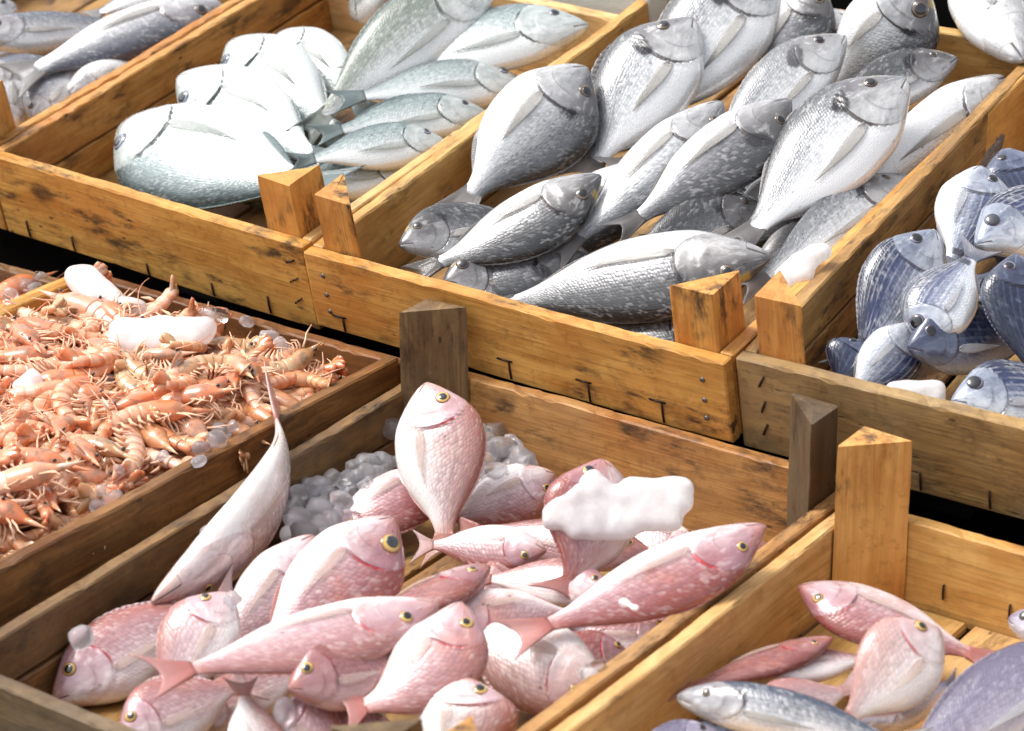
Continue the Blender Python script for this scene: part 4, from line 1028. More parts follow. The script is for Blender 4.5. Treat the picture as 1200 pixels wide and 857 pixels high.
    ('A', 'white', 'bream', (-0.5245, 0.2467, 0.076), (-0.3336, 0.1941, 0.0345), (-0.3291, -0.8081, -0.4885), 0.2022, 0.0878, -0.013, -0.013, 0.0, 'third pale fish from the front along the left wall', 1.0, 1.0, 0.7),
    ('A', 'white', 'bream', (-0.5074, 0.294, 0.0663), (-0.3511, 0.249, 0.0314), (-0.3402, -0.8077, -0.4815), 0.1663, 0.0748, -0.027, -0.004, 0.0, 'fourth pale fish along the left wall, beside the long olive-backed one', 1.0, 1.0, 0.7),
    ('A', 'olive', 'bream', (-0.3186, 0.408, 0.1048), (-0.3689, 0.1611, 0.0451), (-0.7264, -0.0181, 0.6871), 0.259, 0.0731, -0.025, 0.025, 0.0, 'long olive-backed silver fish crossing the pale pile at an angle', 1.0, 1.0, 0.7),
    ('A', 'white', 'bream', (-0.2303, 0.4224, 0.0688), (-0.3787, 0.2429, 0.0706), (-0.7028, 0.5851, 0.4046), 0.2329, 0.0744, 0.0, 0.012, 0.0, 'large white fish at the top, head near the added pale box', 1.0, 1.0, 0.7),
    ('A', 'white', 'bream', (-0.2508, 0.3493, 0.0383), (-0.3433, 0.1886, 0.0815), (-0.7055, 0.5321, 0.4681), 0.1905, 0.0567, -0.03, -0.002, 0.0, 'white fish with folded fin, uppermost of the three pointing at the right wall', 1.0, 1.0, 0.7),
    ('A', 'white', 'bream', (-0.2393, 0.2788, 0.0454), (-0.3178, 0.1367, 0.0786), (-0.7243, 0.5089, 0.4652), 0.1657, 0.0521, 0.01, 0.021, 0.0, 'white fish with folded fin, middle of the three pointing at the right wall', 1.0, 1.0, 0.7),
    ('A', 'white', 'bream', (-0.2333, 0.2145, 0.0495), (-0.3028, 0.0871, 0.0784), (-0.7288, 0.5032, 0.4645), 0.148, 0.0495, -0.023, -0.002, 0.0, 'white fish with folded fin, lowest of the three pointing at the right wall', 1.0, 1.0, 0.7),
    ('A', 'white', 'bream', (-0.2385, 0.1804, 0.0385), (-0.3021, 0.0642, 0.0654), (-0.6504, 0.4901, 0.5803), 0.1352, 0.0493, 0.032, 0.02, 0.0, 'pale fish partly behind the two front corner posts', 1.0, 1.0, 0.7),
    ('A', 'white', 'bream', (-0.2501, 0.1632, 0.0175), (-0.3099, 0.0586, 0.0464), (-0.5582, 0.5021, 0.6606), 0.1239, 0.0479, -0.025, 0.002, 0.0, 'bluish pale fish low behind the pair of front posts', 1.0, 1.0, 0.7),
    ('A', 'white', 'bream', (-0.5238, 0.4149, 0.0283), (-0.4384, 0.4213, 0.1126), (-0.572, 0.6255, 0.5306), 0.1202, 0.0668, 0.024, -0.006, 0.0, 'pale fish at the upper border, tail beyond the back wall', 1.0, 1.0, 0.7),
    ('A', 'white', 'bream', (-0.4603, 0.2081, 0.0464), (-0.3466, 0.2133, 0.0061), (-0.1147, -0.8912, -0.4388), 0.1207, 0.0788, 0.016, 0.01, 0.0, 'pale fish low between the left row and the right three', 1.0, 1.0, 0.7),
    ('A', 'white', 'bream', (-0.3813, 0.4079, 0.0209), (-0.439, 0.275, 0.0273), (-0.8151, 0.3752, 0.4413), 0.145, 0.0726, 0.043, 0.003, 0.0, 'pale fish low under the long olive-backed one', 1.0, 1.0, 0.7),
    ('A', 'white', 'bream', (-0.2583, 0.3299, 0.0111), (-0.3231, 0.2052, 0.0329), (-0.7525, 0.4716, 0.4596), 0.1422, 0.0692, 0.016, -0.009, 0.0, 'pale fish lowest along the right wall of its crate', 1.0, 1.0, 0.7),
    ('A', 'white', 'bream', (-0.4359, 0.1334, 0.0356), (-0.3147, 0.1543, 0.0088), (0.04, -0.8683, -0.4945), 0.1259, 0.0684, 0.021, -0.011, 0.0, 'pale fish low behind the biggest one at the front', 1.0, 1.0, 0.7),
    ('D', 'silver', 'long', (-0.6205, 0.3347, 0.0584), (-0.703, 0.1174, 0.0645), (0.8531, -0.3351, -0.3999), 0.2326, 0.0629, -0.0, -0.008, 0.0, 'long grey fish with blue back beside the board, head to the upper right', 1.0, 1.0, 1.0),
    ('D', 'silver', 'long', (-0.7906, 0.1596, 0.0776), (-0.7132, 0.3047, 0.0423), (-0.6518, 0.4888, 0.5799), 0.1682, 0.0448, -0.017, -0.022, 0.0, 'grey fish with white belly lying level above the long blue-backed one', 1.0, 1.0, 1.0),
    ('D', 'silver', 'long', (-0.7099, 0.3956, 0.0441), (-0.7616, 0.2687, 0.048), (-0.9263, 0.3767, -0.0025), 0.1371, 0.0479, -0.025, 0.003, 0.0, 'white-bellied fish at the upper border of the far left crate', 1.0, 1.0, 1.0),
    ('D', 'silver', 'long', (-0.6616, 0.1539, 0.0388), (-0.6237, 0.2432, 0.0332), (0.4373, -0.2402, -0.8666), 0.0972, 0.0436, -0.022, -0.027, 0.0, 'white fish below the blue back of the long grey one', 1.0, 1.0, 1.0),
    ('D', 'silver', 'bream', (-0.6766, 0.1164, 0.0264), (-0.6774, 0.1885, 0.0578), (-0.854, -0.2154, 0.4736), 0.0786, 0.0472, 0.027, -0.013, 0.0, 'grey fish head with yellow mark low beside the board, head down', 1.0, 1.0, 1.0),
    ('D', 'silver', 'long', (-0.7037, 0.1082, 0.008), (-0.7502, 0.1644, 0.0644), (-0.6727, -0.7215, 0.1643), 0.0922, 0.0438, 0.039, 0.006, 0.0, 'speckled grey fish at the left border next to the corner post', 1.0, 1.0, 1.0),
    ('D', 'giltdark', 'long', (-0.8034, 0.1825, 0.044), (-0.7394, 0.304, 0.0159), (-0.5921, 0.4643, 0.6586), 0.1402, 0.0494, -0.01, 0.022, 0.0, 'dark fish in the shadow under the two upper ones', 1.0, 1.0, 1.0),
    ('D', 'silver', 'long', (-0.852, 0.2633, 0.0496), (-0.8901, 0.17, 0.0545), (-0.6973, 0.3182, 0.6423), 0.1009, 0.044, 0.036, -0.011, 0.0, 'bluish dark-backed fish in the extreme upper left corner', 1.0, 1.0, 1.0),
    ('D', 'silver', 'long', (-0.7441, 0.1213, 0.0527), (-0.7052, 0.2079, 0.0434), (-0.7072, 0.3811, 0.5956), 0.0954, 0.042, -0.034, 0.008, 0.0, 'grey fish tail beside the yellow-marked head, reaching the left border', 1.0, 1.0, 1.0),
]

for i, row in enumerate(FISH):
    build_fish(i, *row)

# ------------------------------------------------------------------ ice
def ice_material(name, glass, transl, tintc):
    m, t, p = new_mat(name)
    tc = t.new("ShaderNodeTexCoord").outputs['Object']
    n = t.noise(tc, 55.0, 5.0, 0.6)
    n2 = t.noise(tc, 190.0, 3.0, 0.5)
    nb = t.bump(t.math('ADD', n, t.math('MULTIPLY', n2, 0.25)), 0.14, 0.003)
    t.put(p, 'Base Color', tintc)
    p.inputs['Roughness'].default_value = 0.12
    p.inputs['Specular IOR Level'].default_value = 0.5
    p.inputs['Coat Weight'].default_value = 0.6
    p.inputs['Coat Roughness'].default_value = 0.03
    t.put(p, 'Normal', nb)
    tr = t.new("ShaderNodeBsdfTranslucent"); t.put(tr, 'Color', tintc); t.put(tr, 'Normal', nb)
    gl = t.new("ShaderNodeBsdfGlass"); gl.inputs['IOR'].default_value = 1.31; gl.inputs['Roughness'].default_value = 0.04
    t.put(gl, 'Color', (0.97, 0.98, 1.0)); t.put(gl, 'Normal', nb)
    m1 = t.new("ShaderNodeMixShader"); m1.inputs[0].default_value = transl
    t.l.new(p.outputs[0], m1.inputs[1]); t.l.new(tr.outputs[0], m1.inputs[2])
    m2 = t.new("ShaderNodeMixShader")
    t.put(m2, 0, t.math('MULTIPLY', t.step(n, 0.66, 0.36), glass, clamp=True))      # cloudy core and clear parts
    t.l.new(m1.outputs[0], m2.inputs[1]); t.l.new(gl.outputs[0], m2.inputs[2])
    t.l.new(m2.outputs[0], t.n["Material Output"].inputs['Surface'])
    return m
M_ICE = ice_material("clear_ice", 1.6, 0.60, (0.98, 0.95, 0.97))
M_ICEW = ice_material("cloudy_ice", 0.25, 0.42, (0.97, 0.96, 0.965))

def lobes_mesh(lobes, voxel, seed, amp=0.0012):
    """one piece of ice grown together from overlapping rounded lobes (centre, radii)"""
    bm = bmesh.new()
    for (c, r) in lobes:
        g = bmesh.ops.create_icosphere(bm, subdivisions=3, radius=1.0)
        for v in g['verts']:
            v.co = Vector((v.co.x * r[0] + c[0], v.co.y * r[1] + c[1], v.co.z * r[2] + c[2]))
    tmp = bpy.data.meshes.new("tmp"); bm.to_mesh(tmp); bm.free()
    o = bpy.data.objects.new("tmp", tmp); COL.objects.link(o)
    md = o.modifiers.new("r", 'REMESH'); md.mode = 'VOXEL'; md.voxel_size = voxel
    sm = o.modifiers.new("s", 'SMOOTH'); sm.iterations = 34; sm.factor = 0.5
    dg = bpy.context.evaluated_depsgraph_get(); dg.update()
    me = bpy.data.meshes.new_from_object(o.evaluated_get(dg))
    bpy.data.objects.remove(o); bpy.data.meshes.remove(tmp)
    for v in me.vertices:
        k = noise.noise(v.co * 60 + Vector((seed, 0, 0))) * amp + noise.noise(v.co * 160 + Vector((0, seed, 0))) * amp * 0.45
        v.co += v.normal * (k + noise.noise(v.co * 22 + Vector((0, 0, seed))) * amp * 2.6 - abs(noise.noise(v.co * 40 + Vector((seed, seed, 0)))) * amp * 1.6)
    me.polygons.foreach_set('use_smooth', [True] * len(me.polygons))
    me.update()
    return me

def ice_piece(name, crate_key, lobes, label, mat, seed, group=None, voxel=0.0022, amp=0.0003):
    c = Vector((sum(l[0][0] for l in lobes) / len(lobes), sum(l[0][1] for l in lobes) / len(lobes), sum(l[0][2] for l in lobes) / len(lobes)))
    ll = [((l[0][0] - c.x, l[0][1] - c.y, l[0][2] - c.z), l[1]) for l in lobes]
    o = link(name, lobes_mesh(ll, voxel, seed, amp), mat)
    o.matrix_world = CR[crate_key]['M'] @ Matrix.Translation(c)
    tag(o, label, "ice", group)
    return o

CUBE_MESHES = []
for k in range(8):                                         # chipped, half melted little chunks
    rng = random.Random(500 + k)
    bm = bmesh.new()
    sx = (rng.uniform(0.85, 1.2), rng.uniform(0.75, 1.1), rng.uniform(0.55, 0.9))
    bmesh.ops.create_icosphere(bm, subdivisions=3, radius=1.0)
    for v in bm.verts:
        c = v.co.copy()
        m = max(abs(c.x), abs(c.y), abs(c.z))
        c = c.lerp(c / m, 0.30)
        c *= 1 + 0.16 * noise.noise(c * 1.3 + Vector((k * 7, 0, 0))) + 0.07 * noise.noise(c * 3 + Vector((k * 7, 0, 0)))
        v.co = Vector((c.x * sx[0], c.y * sx[1], c.z * sx[2]))
    me = bpy.data.meshes.new("ice_cube"); bm.to_mesh(me); bm.free()
    me.polygons.foreach_set('use_smooth', [True] * len(me.polygons))
    me.materials.append(M_ICE)
    CUBE_MESHES.append(me)

ICE = [
    ('ice_lump', 'F', [((0.2663, -0.1228, 0.0393), (0.0075, 0.0079, 0.0079)), ((0.2624, -0.1284, 0.0346), (0.0084, 0.0069, 0.007)), ((0.2694, -0.1255, 0.0346), (0.0084, 0.0075, 0.0079)), ((0.2737, -0.1233, 0.0346), (0.0085, 0.0076, 0.0081)), ((0.2883, -0.111, 0.0346), (0.0083, 0.0079, 0.0071)), ((0.294, -0.1105, 0.0346), (0.0077, 0.0082, 0.0084)), ((0.3, -0.1067, 0.0346), (0.0076, 0.0085, 0.0074)), ((0.3052, -0.103, 0.0346), (0.007, 0.0065, 0.0069)), ((0.3094, -0.0983, 0.0346), (0.008, 0.007, 0.0076)), ((0.3135, -0.0951, 0.0346), (0.0079, 0.0078, 0.0085)), ((0.32, -0.0931, 0.0346), (0.0084, 0.009, 0.008)), ((0.2614, -0.1376, 0.0299), (0.0086, 0.0088, 0.0077)), ((0.2659, -0.1319, 0.0299), (0.0084, 0.0078, 0.0071)), ((0.2713, -0.1308, 0.0299), (0.0087, 0.0063, 0.0082)), ((0.2754, -0.1252, 0.0299), (0.0074, 0.0084, 0.0084)), ((0.2808, -0.1234, 0.0299), (0.0069, 0.0082, 0.0072)), ((0.2876, -0.1203, 0.0299), (0.0078, 0.0091, 0.0071)), ((0.2909, -0.1165, 0.0299), (0.0069, 0.0066, 0.0074)), ((0.2957, -0.1114, 0.0299), (0.0069, 0.0087, 0.0071)), ((0.3025, -0.1099, 0.0299), (0.0075, 0.0074, 0.0076)), ((0.3066, -0.1059, 0.0299), (0.0079, 0.0079, 0.0086)), ((0.3111, -0.1021, 0.0299), (0.0082, 0.0068, 0.0071)), ((0.3169, -0.0986, 0.0299), (0.0078, 0.0061, 0.0074)), ((0.3205, -0.0941, 0.0299), (0.008, 0.008, 0.0066)), ((0.2536, -0.1463, 0.0252), (0.0081, 0.0071, 0.008)), ((0.2579, -0.1416, 0.0252), (0.0069, 0.0081, 0.0086)), ((0.2631, -0.1398, 0.0252), (0.0079, 0.007, 0.0073)), ((0.268, -0.1361, 0.0252), (0.0079, 0.007, 0.0073)), ((0.273, -0.1314, 0.0252), (0.0079, 0.0083, 0.0071)), ((0.2787, -0.1306, 0.0252), (0.0072, 0.0066, 0.0074)), ((0.283, -0.1249, 0.0252), (0.0074, 0.0071, 0.0083)), ((0.2891, -0.1238, 0.0252), (0.0071, 0.0071, 0.0079)), ((0.2939, -0.1189, 0.0252), (0.0072, 0.0064, 0.0076)), ((0.2987, -0.1171, 0.0252), (0.0084, 0.0066, 0.007)), ((0.3041, -0.1127, 0.0252), (0.0083, 0.0071, 0.0067)), ((0.3088, -0.1102, 0.0252), (0.0073, 0.0071, 0.0074)), ((0.3132, -0.1056, 0.0252), (0.0085, 0.0065, 0.0064)), ((0.3197, -0.1031, 0.0252), (0.0087, 0.0073, 0.0086)), ((0.3235, -0.0979, 0.0252), (0.0082, 0.0086, 0.0079)), ((0.2504, -0.1527, 0.0206), (0.0074, 0.0067, 0.0066)), ((0.2555, -0.1493, 0.0206), (0.0083, 0.0062, 0.0085)), ((0.2619, -0.1475, 0.0206), (0.0085, 0.0088, 0.0077)), ((0.2657, -0.1442, 0.0206), (0.0071, 0.0069, 0.0079)), ((0.2707, -0.1395, 0.0206), (0.0086, 0.0079, 0.0072)), ((0.2762, -0.1376, 0.0206), (0.0077, 0.0084, 0.0072)), ((0.2805, -0.1333, 0.0206), (0.0083, 0.0066, 0.0082)), ((0.2869, -0.1301, 0.0206), (0.0083, 0.0061, 0.0078)), ((0.2904, -0.1246, 0.0206), (0.0073, 0.0069, 0.0076)), ((0.2956, -0.1228, 0.0206), (0.0083, 0.006, 0.0065)), ((0.2996, -0.1187, 0.0206), (0.0069, 0.009, 0.0084)), ((0.3053, -0.1164, 0.0206), (0.0074, 0.007, 0.0072)), ((0.3111, -0.1128, 0.0206), (0.0075, 0.0066, 0.0072)), ((0.3154, -0.1097, 0.0206), (0.0081, 0.0072, 0.0066)), ((0.3201, -0.1058, 0.0206), (0.0079, 0.0084, 0.0073)), ((0.2537, -0.1568, 0.0159), (0.0076, 0.0072, 0.0075)), ((0.2582, -0.1529, 0.0159), (0.0081, 0.0074, 0.007)), ((0.2635, -0.1504, 0.0159), (0.0069, 0.0073, 0.0074)), ((0.2694, -0.1474, 0.0159), (0.0075, 0.0087, 0.0082)), ((0.2727, -0.1432, 0.0159), (0.007, 0.0085, 0.0079)), ((0.2791, -0.1402, 0.0159), (0.008, 0.0082, 0.0077)), ((0.2827, -0.1369, 0.0159), (0.0068, 0.0065, 0.0082)), ((0.2867, -0.1322, 0.0159), (0.007, 0.0087, 0.0068)), ((0.2931, -0.131, 0.0159), (0.007, 0.0086, 0.0079)), ((0.2993, -0.1272, 0.0159), (0.0079, 0.0084, 0.0065)), ((0.3034, -0.1226, 0.0159), (0.0081, 0.0064, 0.0081)), ((0.3078, -0.1179, 0.0159), (0.0074, 0.0077, 0.0083)), ((0.3121, -0.1154, 0.0159), (0.0073, 0.0079, 0.0081)), ((0.3176, -0.1124, 0.0159), (0.0075, 0.0071, 0.0074)), ((0.3224, -0.1097, 0.0159), (0.0086, 0.0073, 0.0081)), ((0.2703, -0.1507, 0.0112), (0.0082, 0.0081, 0.0076)), ((0.2756, -0.1469, 0.0112), (0.0085, 0.0065, 0.0066)), ((0.2814, -0.1441, 0.0112), (0.0077, 0.0074, 0.008)), ((0.2845, -0.1394, 0.0112), (0.0072, 0.0078, 0.0071)), ((0.2903, -0.1371, 0.0112), (0.0086, 0.0069, 0.008)), ((0.2958, -0.134, 0.0112), (0.0079, 0.0068, 0.0069)), ((0.2997, -0.13, 0.0112), (0.0075, 0.0065, 0.0072))], 'big white lump of ice lying on the bream pile', 1, None, 0.002),
    ('ice_lump', 'E', [((-0.2898, -0.0566, 0.0458), (0.0078, 0.01, 0.0083)), ((-0.2848, -0.0516, 0.0458), (0.0093, 0.0095, 0.0085)), ((-0.2785, -0.0488, 0.0458), (0.0093, 0.008, 0.009)), ((-0.285, -0.0605, 0.0415), (0.008, 0.0075, 0.0089)), ((-0.2782, -0.0586, 0.0415), (0.0093, 0.0075, 0.0076)), ((-0.2757, -0.0527, 0.0415), (0.009, 0.0096, 0.0094)), ((-0.2679, -0.0512, 0.0415), (0.0082, 0.0081, 0.0089)), ((-0.277, -0.0618, 0.0372), (0.0093, 0.0077, 0.008)), ((-0.2689, -0.0595, 0.0372), (0.0075, 0.0078, 0.0082)), ((-0.2649, -0.0543, 0.0372), (0.0087, 0.0099, 0.0081)), ((-0.2595, -0.0502, 0.0372), (0.0081, 0.0089, 0.0074)), ((-0.2629, -0.0653, 0.0329), (0.0077, 0.0098, 0.008)), ((-0.258, -0.0612, 0.0329), (0.0081, 0.0089, 0.0087)), ((-0.2539, -0.0559, 0.0329), (0.0091, 0.0099, 0.0088)), ((-0.2492, -0.0519, 0.0329), (0.0085, 0.0078, 0.0089)), ((-0.243, -0.0586, 0.0286), (0.0078, 0.0088, 0.0086)), ((-0.2371, -0.0564, 0.0286), (0.0088, 0.007, 0.0094)), ((-0.2333, -0.0509, 0.0286), (0.009, 0.0086, 0.0084)), ((-0.2267, -0.0471, 0.0286), (0.0081, 0.0072, 0.0072))], 'long rounded lump of ice at the back of the shrimp heap', 1, None, 0.002),
    ('ice_lump', 'E', [((-0.1939, -0.1045, 0.0371), (0.0097, 0.0103, 0.009)), ((-0.1896, -0.0994, 0.0371), (0.0105, 0.0077, 0.0094)), ((-0.182, -0.0966, 0.0371), (0.0093, 0.0088, 0.0091)), ((-0.1753, -0.0921, 0.0371), (0.0093, 0.0107, 0.0083)), ((-0.1717, -0.0858, 0.0371), (0.0087, 0.0104, 0.01)), ((-0.1653, -0.082, 0.0371), (0.0094, 0.0103, 0.0103)), ((-0.1568, -0.0787, 0.0371), (0.0088, 0.009, 0.0085)), ((-0.1509, -0.0746, 0.0371), (0.0089, 0.0084, 0.0102)), ((-0.1447, -0.0718, 0.0371), (0.0105, 0.0111, 0.009)), ((-0.1383, -0.0662, 0.0371), (0.0099, 0.0112, 0.0099)), ((-0.1893, -0.111, 0.0321), (0.0096, 0.0097, 0.01)), ((-0.1838, -0.1068, 0.0321), (0.01, 0.0093, 0.0094)), ((-0.1788, -0.1, 0.0321), (0.0097, 0.0076, 0.0094)), ((-0.1714, -0.0965, 0.0321), (0.0098, 0.0111, 0.0105)), ((-0.1648, -0.0941, 0.0321), (0.0099, 0.0077, 0.009)), ((-0.1608, -0.0872, 0.0321), (0.0097, 0.011, 0.0089)), ((-0.1515, -0.0846, 0.0321), (0.0087, 0.0107, 0.0096)), ((-0.1451, -0.0804, 0.0321), (0.0102, 0.0088, 0.0102)), ((-0.1384, -0.0768, 0.0321), (0.0094, 0.0103, 0.0093)), ((-0.1361, -0.0704, 0.0321), (0.0086, 0.0082, 0.0084)), ((-0.1848, -0.1158, 0.0271), (0.0097, 0.0091, 0.0098)), ((-0.1796, -0.1109, 0.0271), (0.0102, 0.009, 0.0085)), ((-0.1716, -0.107, 0.0271), (0.0093, 0.0089, 0.0094)), ((-0.1675, -0.1014, 0.027), (0.0084, 0.0083, 0.0101)), ((-0.1612, -0.0985, 0.0271), (0.0089, 0.0083, 0.0084)), ((-0.1555, -0.093, 0.0271), (0.0085, 0.0079, 0.0084)), ((-0.1495, -0.0883, 0.0271), (0.0085, 0.0092, 0.0091)), ((-0.1429, -0.0839, 0.027), (0.0094, 0.009, 0.008))], 'broad white lump of ice in the middle of the shrimp heap', 1, None, 0.002),
    ('ice_lump', 'E', [((-0.1831, -0.0233, 0.0252), (0.0057, 0.0061, 0.0056)), ((-0.179, -0.0211, 0.0252), (0.0058, 0.0051, 0.0066)), ((-0.1742, -0.0196, 0.0252), (0.0063, 0.0073, 0.0058)), ((-0.1713, -0.0156, 0.0252), (0.0069, 0.0065, 0.0059)), ((-0.1664, -0.0139, 0.0252), (0.0071, 0.0064, 0.0053)), ((-0.1644, -0.0165, 0.0219), (0.0058, 0.0051, 0.0054))], 'crumbly ice lump behind the broad white one on the shrimp', 0, None, 0.0016),
    ('ice_lump', 'E', [((-0.1861, -0.208, 0.0372), (0.0055, 0.0069, 0.0058)), ((-0.187, -0.2137, 0.034), (0.0066, 0.0047, 0.0054)), ((-0.1833, -0.2113, 0.034), (0.0053, 0.0053, 0.0064)), ((-0.1811, -0.2078, 0.034), (0.0057, 0.0062, 0.0065)), ((-0.1891, -0.2194, 0.0307), (0.0063, 0.0066, 0.0059)), ((-0.1853, -0.2156, 0.0307), (0.0058, 0.0052, 0.0063)), ((-0.1821, -0.2131, 0.0307), (0.0054, 0.0063, 0.006)), ((-0.1789, -0.2163, 0.0275), (0.0059, 0.005, 0.0061))], 'rounded grey ice lump on the shrimp near the left border', 1, None, 0.0016),
    ('ice_lump', 'B', [((0.1965, 0.1399, 0.0841), (0.0084, 0.0083, 0.0068)), ((0.203, 0.1415, 0.0841), (0.0082, 0.0089, 0.0086)), ((0.1885, 0.1299, 0.0798), (0.0084, 0.0072, 0.0074)), ((0.1929, 0.1334, 0.0798), (0.0088, 0.0065, 0.0079)), ((0.1982, 0.1367, 0.0798), (0.0082, 0.0069, 0.0067)), ((0.1841, 0.1236, 0.0755), (0.0081, 0.0062, 0.0071)), ((0.1904, 0.1277, 0.0755), (0.008, 0.0075, 0.0084)), ((0.1964, 0.1285, 0.0754), (0.008, 0.0068, 0.007)), ((0.1808, 0.1164, 0.0711), (0.0072, 0.0063, 0.0088)), ((0.1867, 0.1188, 0.0711), (0.0071, 0.0076, 0.0071)), ((0.1929, 0.1223, 0.0711), (0.0082, 0.0085, 0.0086)), ((0.1979, 0.1245, 0.0711), (0.0078, 0.0065, 0.0085)), ((0.1836, 0.1125, 0.0668), (0.0073, 0.0078, 0.0076)), ((0.1884, 0.1169, 0.0668), (0.0076, 0.0077, 0.0067))], 'flat white slab of ice behind the right corner posts of the grey bream', 1, None, 0.0018),
    ('ice_lump', 'C', [((0.3065, 0.0478, 0.0414), (0.0068, 0.0072, 0.007)), ((0.3106, 0.0506, 0.0414), (0.0078, 0.0063, 0.0066)), ((0.3152, 0.0529, 0.0414), (0.0064, 0.0079, 0.0072)), ((0.3219, 0.0537, 0.0414), (0.0071, 0.0079, 0.0068)), ((0.3262, 0.0557, 0.0414), (0.0076, 0.008, 0.0067)), ((0.331, 0.0591, 0.0414), (0.0078, 0.0079, 0.0063)), ((0.3359, 0.0617, 0.0414), (0.0062, 0.0073, 0.0063)), ((0.3079, 0.0445, 0.0375), (0.0062, 0.0074, 0.0063)), ((0.3124, 0.0472, 0.0375), (0.0073, 0.0074, 0.0063)), ((0.3168, 0.0492, 0.0375), (0.0068, 0.0056, 0.0061)), ((0.323, 0.0508, 0.0375), (0.0077, 0.008, 0.0075)), ((0.3269, 0.0539, 0.0375), (0.0066, 0.0066, 0.0068)), ((0.3322, 0.0556, 0.0375), (0.0075, 0.0062, 0.0067)), ((0.338, 0.0569, 0.0375), (0.0066, 0.006, 0.0074)), ((0.3132, 0.044, 0.0335), (0.007, 0.0069, 0.0061)), ((0.3182, 0.046, 0.0335), (0.0074, 0.0067, 0.0077)), ((0.3248, 0.0468, 0.0335), (0.0061, 0.0059, 0.0058)), ((0.3286, 0.0501, 0.0335), (0.0062, 0.0069, 0.0059)), ((0.3333, 0.0523, 0.0335), (0.0074, 0.0065, 0.0063)), ((0.3381, 0.0539, 0.0335), (0.0071, 0.0072, 0.0076))], 'flat ice slab behind the weathered front board of the blue fish', 1, None, 0.0018),
    ('ice_lump', 'F', [((0.3705, -0.2837, -0.003), (0.0085, 0.0074, 0.0069)), ((0.373, -0.276, -0.001), (0.0069, 0.0053, 0.0053))], 'clear ice lump against the right wall by the silvery bream', 0, None, 0.0014),
    ('ice_lump', 'F', [((0.3712, -0.2444, 0.03), (0.0054, 0.0043, 0.0037)), ((0.3801, -0.2464, 0.03), (0.0043, 0.0043, 0.0027))], "small scrap of melting ice on the large pink bream's belly", 1, None, 0.0011),
]
